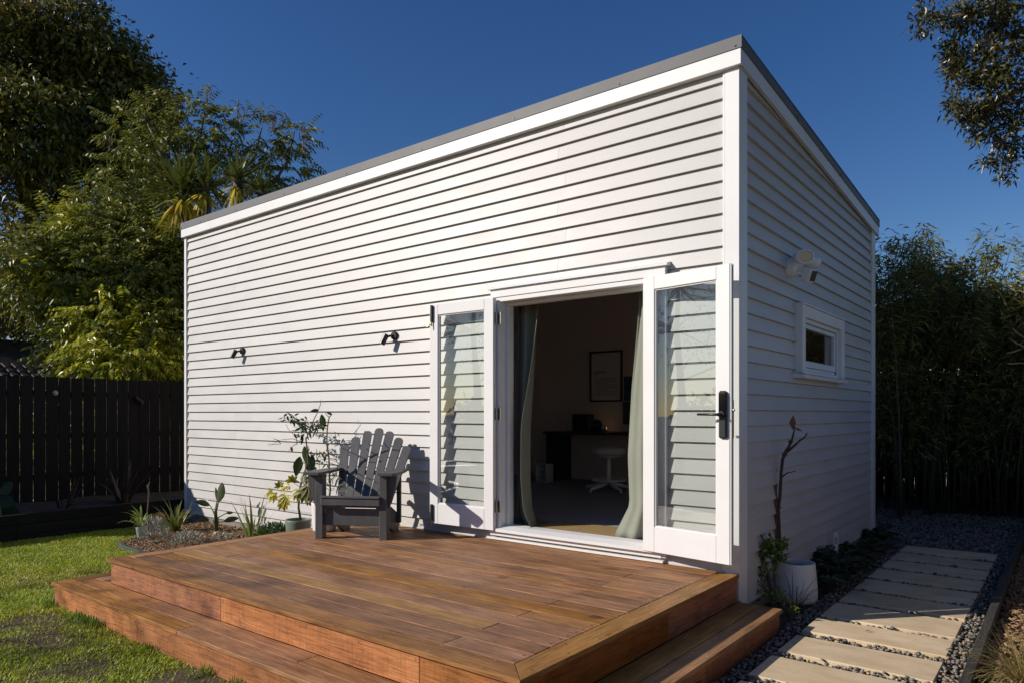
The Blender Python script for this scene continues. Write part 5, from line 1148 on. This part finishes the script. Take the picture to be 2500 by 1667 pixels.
def fronds(lobes, n, L, nl, leaf, up=0.25):
    wts = np.array([l[2] for l in lobes], float); wts /= wts.sum(); which = rng.choice(len(lobes), n, p=wts); cc = np.array([l[0] for l in lobes])[which]
    C = cc + in_ball(n, 0.55) * np.array([l[1] for l in lobes])[which]
    d0 = _norm(_norm(C - cc) * 0.7 + rand_dirs(n, up) * 0.8); ln = L * rng.uniform(0.6, 1.15, n); P, D, LL = [], [], []
    s = _norm(np.cross(d0, np.array([0, 0, 1.0]) + rng.normal(size=(n, 3)) * 0.25)); p = C.copy(); d = d0.copy()
    for i in range(nl):
        p = p + d * (ln / nl)[:, None]; d = d + np.array([0, 0, -0.11]); d = _norm(d); k = math.sin(PI * min(0.96, (i + 1.5) / (nl + 1.0)))
        for sg in (-1, 1): P.append(p.copy()); D.append(s * sg * 0.85 + d * 0.55 + np.array([0, 0, -0.35])); LL.append(np.full(n, leaf * (0.6 + 0.5 * k)))
    return np.concatenate(P), np.concatenate(D), np.concatenate(LL), C
P, D, LL, C = fronds(lob, NFR, 0.52, 8, 0.112)
young = np.zeros(NFR, bool)
for (px, py, r) in ((130, 500, 60), (175, 525, 45), (120, 680, 45), (250, 800, 70), (330, 830, 60), (290, 760, 50), (180, 845, 45), (350, 790, 40), (300, 880, 90), (400, 870, 60), (420, 540, 40), (240, 690, 30)):
    c = atD(px, py, 12.3); v = C + o0 - CAM; dp = v @ FW; qx = CXP + FPX * (v @ RT) / dp; qy = VH - FPX * v[:, 2] / dp
    young |= ((qx - px) ** 2 + (qy - py) ** 2 < (r * 1.0) ** 2) & (rng.random(NFR) < 0.7)
yl = np.tile(young, 16)
V, F = leaf_arrays(P[~yl], D[~yl], LL[~yl], LL[~yl] * 0.40, 0.25); fast_mesh('crown', V, F, mat('glossy leaflet', (0.205, 0.215, 0.036), island=0.6, hue=0.02, transl=0.22, rough=0.42, spec=0.3), ft)
V, F = leaf_arrays(P[yl], D[yl], LL[yl], LL[yl] * 0.40, 0.25); fast_mesh('new_growth', V, F, mat('lime new leaflet', (0.36, 0.37, 0.03), island=0.35, hue=0.02, transl=0.38, rough=0.35), ft)
tk = MB(); O = Vector(o0)
fk = [m2(400, 700, 14) - O, m2(430, 480, 14.5) - O, m2(350, 560, 13.5) - O, m2(560, 440, 15) - O, m2(260, 720, 13) - O]
tk.tube([(0, 0, -0.3), tuple(m2(415, 880, 14.3) - O), tuple(fk[0]), tuple(fk[1]), tuple(m2(380, 340, 14.6) - O), tuple(m2(350, 280, 14.6) - O)], [0.16, 0.14, 0.12, 0.075, 0.04, 0.015], 8)
tk.tube([tuple(fk[0]), tuple(fk[2]), tuple(m2(300, 450, 13.8) - O)], [0.08, 0.06, 0.02], 7)
tk.tube([tuple(fk[0]), tuple(fk[4]), tuple(m2(150, 700, 12.6) - O)], [0.08, 0.05, 0.02], 7)
tk.tube([tuple(fk[1]), tuple(fk[3]), tuple(m2(620, 390, 15.4) - O), tuple(m2(640, 310, 15.5) - O)], [0.07, 0.05, 0.03, 0.012], 7)
tk.tube([tuple(fk[3]), tuple(m2(660, 460, 15.5) - O), tuple(m2(700, 400, 15.5) - O), tuple(m2(720, 320, 15.5) - O)], [0.045, 0.04, 0.03, 0.01], 7)
tk.tube([tuple(m2(430, 420, 14.6) - O), tuple(m2(490, 330, 15) - O), tuple(m2(505, 240, 15) - O)], [0.05, 0.03, 0.01], 6)
branches(tk, None, fk, C, 60, 0.028); tk.build('trunk', mat('pale grey bark', (0.20, 0.16, 0.115), (0.11, 0.085, 0.06), scale=10, rough=0.85), ft, smooth=True)
sd_ = MB()                                                            # curled dry seed stalks on the tips
for (px, py) in ((360, 230), (505, 205), (512, 220), (575, 255), (600, 270), (635, 270), (650, 262), (660, 280), (672, 275), (735, 312), (745, 330), (430, 240), (270, 330), (260, 440), (235, 440), (440, 345), (300, 520)):
    for q in range(3):
        c = m2(px + R.uniform(-8, 8), py + R.uniform(0, 14), 15.0) - O; a = R.uniform(0, 6.28); rr = R.uniform(0.05, 0.09); u = Vector((math.cos(a), math.sin(a), 0))
        sd_.tube([c + Vector((0, 0, -0.25)), c + Vector((0, 0, -0.08))] + [c + u * rr * (1 - math.cos(t)) + Vector((0, 0, rr * math.sin(t))) for t in np.linspace(0.2, 4.2, 7)], 0.007, 4)
tag(sd_.build('seed_stalks', mat('dry seed stalk', (0.17, 0.12, 0.09), rough=0.8), ft), kind='stuff')

# cabbage trees (spiky heads)
def cabbage(label, heads, base_px, d):
    b = atD(base_px[0], base_px[1], d); b[2] = 0.0; t = thing('cabbage_tree', label, 'tree', tuple(b), 0, 'cabbage trees behind the studio')
    tk = MB(); parts = []; old = []
    for (hx, hy, n, L) in heads:
        h = atD(hx, hy, d) - b; tk.tube([(0, 0, -0.2), (h[0] * 0.3, h[1] * 0.3, h[2] * 0.55), tuple(h)], [0.13, 0.10, 0.08], 8)
        az = rng.uniform(0, 2 * PI, n); B = np.repeat(h[None], n, 0) + rng.normal(0, 0.05, (n, 3)); lean = rng.uniform(0.1, 1.9, n)
        A = blades(B, az, L * rng.uniform(0.7, 1.1, n), 0.045, lean, 0.15 + 0.5 * rng.random(n), 4)
        parts.append(A); n2 = n // 2; az = rng.uniform(0, 2 * PI, n2); old.append(blades(np.repeat(h[None], n2, 0) - [0, 0, 0.1], az, L * rng.uniform(0.7, 1.0, n2), 0.045, rng.uniform(1.9, 2.6, n2), 0.35, 4))
    V, F = cat_arrays(parts); fast_mesh('leaf_head', V, F, mat('sword leaf', (0.15, 0.175, 0.03), island=0.35, hue=0.02, transl=0.2, rough=0.35), t)
    V, F = cat_arrays(old); fast_mesh('old_leaves', V, F, mat('yellow sword leaf', (0.56, 0.44, 0.04), island=0.45, hue=0.02, transl=0.25, rough=0.45), t)
    tk.build('trunk', m_bark, t, smooth=True)
cabbage('spiky cabbage tree with yellowing skirt above the roof end', [(445, 470, 110, 0.75), (500, 455, 50, 0.6)], (520, 1100), 11.5)
cabbage('smaller green cabbage tree half hidden by the roof', [(580, 440, 60, 0.6), (640, 470, 30, 0.5)], (600, 1080), 12.6)

# neighbour's tiled roof beyond the fence
nb = thing('neighbour_house', 'dark tiled roof of the neighbouring house glimpsed beyond the fence', 'house', (-19.0, 1.5, -0.45))
m_tile = mat('dark glazed roof tile', (0.020, 0.018, 0.018), (0.035, 0.032, 0.03), scale=8, rough=0.3, objrand=0.2)
MB().box(-4.0, 0.5, -5.0, 6.5, 0, 2.2).build('wall', mat('dim render', (0.12, 0.11, 0.10), rough=0.9), nb)
tm = MB(); nse = 5
for i in range(nse + 1):
    a = PI * i / nse; tm.v += [(0.0, -0.105 * math.cos(a), 0.045 * math.sin(a)), (0.36, -0.115 * math.cos(a), 0.020 + 0.05 * math.sin(a))]
tm.f = [(2 * i, 2 * i + 1, 2 * i + 3, 2 * i + 2) for i in range(nse)]
tme = bpy.data.meshes.new('roof_tile'); tme.from_pydata(tm.v, [], tm.f); tme.update(); tme.materials.append(m_tile)
pitch_a = math.radians(24)
def place_tile(i, j):
    o = bpy.data.objects.new('roof_tile', tme); COL.objects.link(o); o.parent = nb
    o.location = (0.85 - i * 0.31 * math.cos(pitch_a), -2.9 + j * 0.235, 2.25 + i * 0.31 * math.sin(pitch_a)); o.rotation_euler = (0, pitch_a, PI) if False else (0, pitch_a, 0)
for i in range(9):
    for j in range(28): place_tile(i, j)
MB().prism([(0.9, 2.18), (0.9, 2.22), (-3.2, 4.04), (-3.2, 4.0)], 1, -5.0, 7.0).build('roof', m_tile, nb)

# ------------------------------------------------------------------ bamboo screen, rear fence, pale shed behind
m_culm = mat('bamboo culm', (0.075, 0.066, 0.032), (0.05, 0.045, 0.025), scale=4, rough=0.55, objrand=0.35)
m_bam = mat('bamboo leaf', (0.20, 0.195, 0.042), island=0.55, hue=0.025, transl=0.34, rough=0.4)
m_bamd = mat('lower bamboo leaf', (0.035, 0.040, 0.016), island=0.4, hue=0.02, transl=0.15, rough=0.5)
def bamboo(px, d, h, label, ncul=7, spread=0.38, nleaf=3400):
    b = atD(px, 1250, d); b[2] = 0.03; t = thing('bamboo_clump', label, 'bamboo', tuple(b), 0, 'bamboo screen behind the path'); tops = []
    for k in range(ncul):
        a = R.uniform(0, 6.28); r = spread * math.sqrt(R.random()); hh = h * R.uniform(0.72, 1.03); lx, ly = R.uniform(-0.7, 0.7), R.uniform(-0.6, 0.3)
        pts = [Vector((r * math.cos(a) + lx * (q ** 2), r * math.sin(a) + ly * (q ** 2), hh * q)) for q in (0, .2, .4, .6, .8, .92, 1)]
        k_ = R.uniform(0.6, 1.25); mb = MB(); mb.tube(pts, [r_ * k_ for r_ in (0.015, 0.0145, 0.013, 0.011, 0.008, 0.005, 0.002)], 6)
        for q in np.arange(0.25, hh * 0.8, 0.28):
            g_ = q / hh; p = Vector((pts[0].x + lx * g_ ** 2, pts[0].y + ly * g_ ** 2, q)); mb.tube([p - Vector((0, 0, 0.006)), p + Vector((0, 0, 0.006))], 0.019 * k_ * (1 - 0.5 * g_), 6)
        mb.build('culm', m_culm, t, smooth=True); tops.append(pts)
    P = []; D = []
    per = 7
    for k in range(nleaf // per):
        pts = tops[R.randrange(ncul)]; q = R.random() ** 0.6; f = 0.16 + 0.84 * q; i = min(5, int(f * 6)); c = pts[i].lerp(pts[i + 1], f * 6 - i if f < 1 else 1)
        sp = (0.55 * (1 - f) + 0.10) * R.random() ** 0.6 + 0.03; a = R.uniform(0, 6.28); c = c + Vector((math.cos(a) * sp, math.sin(a) * sp, R.uniform(-0.05, 0.18)))
        d0 = Vector((math.cos(a), math.sin(a), R.uniform(-0.4, 0.7)))
        for _ in range(per): P.append(c + Vector((R.gauss(0, .05), R.gauss(0, .05), R.gauss(0, .05)))); D.append(d0 + Vector((R.gauss(0, .5), R.gauss(0, .5), R.gauss(0, .4) - 0.15)))
    P = np.array(P); D = np.array(D); n = len(P); 
    V, F = leaf_arrays(P, D, rng.uniform(0.09, 0.17, n), rng.uniform(0.014, 0.024, n), 0.25); fast_mesh('foliage', V, F, m_bam, t)
spots = [(2160, 9.6, 4.65, 'bamboo clump closest to the studio, the tallest'), (2205, 10.2, 4.5, 'tall bamboo clump second from the studio'), (2250, 9.8, 4.15, 'bamboo clump third from the studio'), (2300, 10.4, 3.95, 'lower bamboo clump in the middle of the screen'), (2345, 9.9, 4.3, 'bamboo clump just past the middle of the screen'), (2395, 10.3, 4.35, 'tall bamboo clump third from the frame edge'), (2445, 9.7, 4.2, 'bamboo clump second from the frame edge'), (2495, 10.0, 4.35, 'bamboo clump at the frame edge'), (2560, 9.8, 4.3, 'bamboo clump just beyond the frame edge'), (2080, 10.2, 4.3, 'bamboo clump behind the studio corner')]
for (px, d, h, lab) in spots: bamboo(px, d, h * 0.86, lab)
# dense dark understorey behind the culms
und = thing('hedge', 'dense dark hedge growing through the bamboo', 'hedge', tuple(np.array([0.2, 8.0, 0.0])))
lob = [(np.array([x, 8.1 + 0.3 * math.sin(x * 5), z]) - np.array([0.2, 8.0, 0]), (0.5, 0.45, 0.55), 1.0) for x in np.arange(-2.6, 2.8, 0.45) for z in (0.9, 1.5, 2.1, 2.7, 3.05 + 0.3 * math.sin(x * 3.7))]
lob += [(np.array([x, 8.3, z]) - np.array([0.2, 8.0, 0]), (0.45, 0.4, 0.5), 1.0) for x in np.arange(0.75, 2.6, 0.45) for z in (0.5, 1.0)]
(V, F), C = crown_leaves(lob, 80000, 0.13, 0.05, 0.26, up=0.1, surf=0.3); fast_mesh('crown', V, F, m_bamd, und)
hs = MB()
for x in np.arange(-1.5, 2.4, 0.5): hs.tube([(x - 0.2, 0.2, 0), (x - 0.15, 0.25, 1.4)], [0.03, 0.02], 6)
hs.build('trunk', m_bark, und)
rf = thing('rear_fence', 'black paling fence behind the bamboo', 'fence', (0, 8.95, 0))
for k in range(32): MB().box(-1.55 + k * 0.155, -1.55 + k * 0.155 + 0.15, -0.01, 0.01, 0.02, 1.85, 0.002).build('paling', m_fence, rf, center=True)
for z in (0.5, 1.5): MB().box(-1.55, 3.4, 0.011, 0.06, z, z + 0.07).build('rail', m_fence, rf, center=True)
sh = thing('garden_shed', 'pale shed glimpsed through gaps in the bamboo', 'shed', (-1.1, 12.2, 0))
MB().box(-0.6, 1.6, 0, 1.5, 0, 1.9).build('wall', mat('cream shed paint', (0.6, 0.52, 0.42), rough=0.6), sh); MB().prism([(-0.7, 1.9), (0.5, 2.3), (1.7, 1.9)], 1, -0.1, 1.6).build('roof', m_flash, sh)

# ------------------------------------------------------------------ overhanging tree at the right
ot = thing('overhanging_tree', 'small-leaved tree whose branches hang into the top corner of the view', 'tree', (4.2, 5.6, 0.0)); o0 = np.array([4.2, 5.6, 0.0]); O = Vector(o0)
d = 8.0
lob = [lobe(2290, 20, d, 45, 25), lobe(2340, 45, d, 45, 25), lobe(2260, 60, d, 30, 20), lobe(2400, 25, d, 70, 45), lobe(2480, 40, d, 70, 60), lobe(2340, 130, d, 40, 35), lobe(2400, 150, d, 70, 50), lobe(2470, 140, d, 60, 60), lobe(2330, 190, d, 25, 25, 600), lobe(2390, 230, d, 70, 50), lobe(2460, 240, d, 60, 60), lobe(2320, 270, d, 22, 18), lobe(2360, 280, d, 40, 25), lobe(2420, 310, d, 60, 35), lobe(2480, 330, d, 50, 50), lobe(2440, 375, d, 35, 25), lobe(2470, 420, d, 22, 25), lobe(2412, 398, d, 14, 8, 150)]
lob = [(c - o0, r, w_) for c, r, w_ in lob]
(V, F), C = crown_leaves(lob, 7600, 0.085, 0.028, 0.15, up=0.2, surf=0.35)
m_ot = mat('small leathery leaf', (0.085, 0.082, 0.026), island=0.45, hue=0.03, transl=0.15, rough=0.32)
big = [((np.array([2.6, 3.4, 5.6]) - o0), (1.2, 1.9, 1.0), 1), ((np.array([3.6, 5.2, 6.2]) - o0), (2.0, 2.4, 1.5), 2), ((np.array([4.6, 2.4, 5.6]) - o0), (1.6, 2.2, 1.4), 1.4), ((np.array([2.9, 6.9, 5.4]) - o0), (1.3, 1.4, 1.2), 0.8), ((np.array([4.6, 0.2, 5.0]) - o0), (1.4, 1.6, 1.3), 0.9)]
m_scr = mat('screen leaf', (0.10, 0.095, 0.03), island=0.4, rough=0.6, spec=0.2)
(V2, F2), C2 = crown_leaves(big, 13000, 0.10, 0.045, 0.34, up=0.2, surf=0.3)
V, F = cat_arrays([(V, F), (V2, F2)]); fast_mesh('crown', V, F, m_ot, ot)
tk = MB(); tk.tube([(0, 0, -0.2), (-0.1, -0.1, 1.6), (-0.3, -0.3, 3.2), (-0.6, -0.6, 4.6), (-0.7, -0.8, 5.8)], [0.2, 0.17, 0.14, 0.09, 0.05], 9)
hub = m2(2570, 30, 8.0) - O; tk.tube([(-0.3, -0.3, 3.2), tuple(hub.lerp(Vector((-0.3, -0.3, 3.4)), 0.5)), tuple(hub)], [0.10, 0.07, 0.05], 8)
fk = []
for pts in ([(2570, 30), (2500, 70), (2450, 95), (2430, 115), (2390, 130), (2330, 165), (2300, 172)], [(2500, 70), (2475, 90), (2465, 140)], [(2430, 115), (2400, 150), (2380, 190), (2340, 205)], [(2570, 30), (2440, 8), (2380, 30), (2310, 45)], [(2570, 60), (2520, 200), (2480, 330), (2470, 400)], [(2520, 200), (2440, 260), (2390, 275), (2340, 285)], [(2490, 300), (2440, 350), (2415, 395)]):
    q = [m2(x, y, d) - O for x, y in pts]; tk.tube(q, [0.030 - 0.024 * i / (len(q) - 1) for i in range(len(q))], 6); fk += [q[i] for i in range(1, len(q))]
branches(tk, None, fk, C, 130, 0.009); branches(tk, None, [Vector((-0.6, -0.6, 4.6)), Vector((-0.3, -0.3, 3.2)), Vector((-0.7, -0.8, 5.8))], C2, 20, 0.05)
tk.build('trunk', mat('lit tan bark', (0.24, 0.18, 0.115), (0.15, 0.11, 0.075), scale=14, rough=0.85), ot, smooth=True)
# unseen fence on the right, added to bounce light onto the side wall
sf = thing('bounce_fence', 'unseen paling fence added to bounce light onto the side wall', 'fence', (3.1, 0, 0)); m_bounce = mat('bounce fence paling', (0.26, 0.232, 0.200), (0.22, 0.196, 0.17), scale=5, stretch=(6, 6, 0.5), rough=0.8, objrand=0.1)
for k in range(92): MB().box(-0.01, 0.01, -5.0 + k * 0.155, -5.0 + k * 0.155 + 0.15, 0.05, 1.95).build('paling', m_bounce, sf, center=True)

# tree whose bare lower limbs throw thin shadows over the near lawn
lt = thing('lawn_tree', 'open-crowned garden tree shading the near lawn', 'tree', (-10.8, -11.2, 0.0)); C = [Vector((R.gauss(0, 1.3), R.gauss(0, 1.3), R.uniform(3.0, 6.5))) for _ in range(60)]
tk = MB(); tk.tube([(0, 0, -0.2), (0.1, 0.0, 2.0), (0.0, 0.1, 3.8), (0.1, 0.1, 5.6)], [0.14, 0.11, 0.07, 0.03], 8); branches(tk, None, [Vector((0.1, 0, 2.4)), Vector((0, 0.1, 3.8)), Vector((0.1, 0.1, 5.0))], C, 40, 0.035); tk.build('trunk', m_bark, lt, smooth=True)
P = np.array([C[R.randrange(60)] for _ in range(1500)]) + rng.normal(0, 0.30, (1500, 3)); V, F = leaf_arrays(P, rand_dirs(1500, 0), 0.11, 0.05); fast_mesh('crown', V, F, m_shrub, lt)

# shrubs behind the fence seen through its gaps, and an unseen tree row added behind the camera
hg = thing('backlit_hedge', 'sunlit lime hedge seen through the fence gaps', 'hedge', (-10.7, 0.0, 0.0))
(V, F), C = crown_leaves([(np.array([0.0, y_, z_]), (0.4, 0.7, 0.55), 1.0) for y_ in np.arange(-4.0, 6.0, 0.9) for z_ in (0.5, 1.3)], 16000, 0.10, 0.05, 0.25)
fast_mesh('crown', V, F, mat('backlit lime leaf', (0.34, 0.32, 0.05), island=0.4, hue=0.02, transl=0.5, rough=0.5), hg)
hb = MB()
for y_ in np.arange(-4.0, 6.0, 0.9): hb.tube([(0, y_, -0.1), (0, y_ + 0.05, 1.2)], [0.03, 0.01], 6)
hb.build('trunk', m_bark, hg)
for i, (x_, y_, h_) in enumerate(((-14.0, -19.0, 2.4), (-8.0, -20.0, 2.8), (-2.0, -20.0, 2.5), (4.0, -19.0, 2.9), (9.0, -16.0, 2.7))):  # added to hide the horizon in the glass reflections, kept low for daylight
    t = thing('added_screen_tree', ['added screen tree leftmost of the unseen row behind the lawn', 'second added screen tree of the unseen row behind the lawn', 'middle added screen tree of the unseen row behind the lawn', 'fourth added screen tree of the unseen row behind the lawn', 'added screen tree rightmost of the unseen row behind the lawn'][i], 'tree', (x_, y_, 0), 0, 'unseen screen trees behind the lawn')
    (V, F), C = crown_leaves([(np.array([0, 0, h_ * 0.55]), (3.4, 2.2, h_ * 0.45), 2.0), (np.array([1.4, 0.5, h_ * 0.7]), (2.0, 1.6, h_ * 0.3), 1.0), (np.array([0, 0, h_ * 0.2]), (3.4, 1.5, h_ * 0.25), 1.5)], 5200, 0.42, 0.22, 0.8)
    fast_mesh('crown', V, F, MATS['screen leaf'], t); MB().tube([(0, 0, -0.2), (0.1, 0, h_ * 0.6)], [0.2, 0.08], 8).build('trunk', m_bark, t)

tt = thing('added_shade_tree', 'unseen tall leaning tree added to shade the lower bamboo', 'tree', (-19.0, -8.7, 0.0)); cc_ = np.array([2.4, -2.2, 0.3])  # unseen tree, crown placed to shade the bamboo, trunk leaning clear of the wall
(V, F), C = crown_leaves([(cc_ + np.array([0, 0, 14.8]), (1.9, 2.0, 1.4), 2.0), (cc_ + np.array([-0.5, -1.0, 15.0]), (1.6, 1.7, 1.3), 1.0), (cc_ + np.array([0.8, 0.9, 14.4]), (1.3, 1.3, 1.0), 0.7)], 22000, 0.30, 0.15, 0.55)
fast_mesh('crown', V, F, MATS['screen leaf'], tt)
tk = MB(); tk.tube([(0, 0, -0.3), (0.0, 0.1, 7.0), (0.3, -0.2, 12.5), (1.2, -1.1, 15.2), (2.4, -2.2, 16.3)], [0.4, 0.3, 0.22, 0.15, 0.06], 9); branches(tk, None, [Vector((1.2, -1.1, 15.2)), Vector((2.4, -2.2, 16.0))], C, 24, 0.06); tk.build('trunk', m_bark, tt, smooth=True)
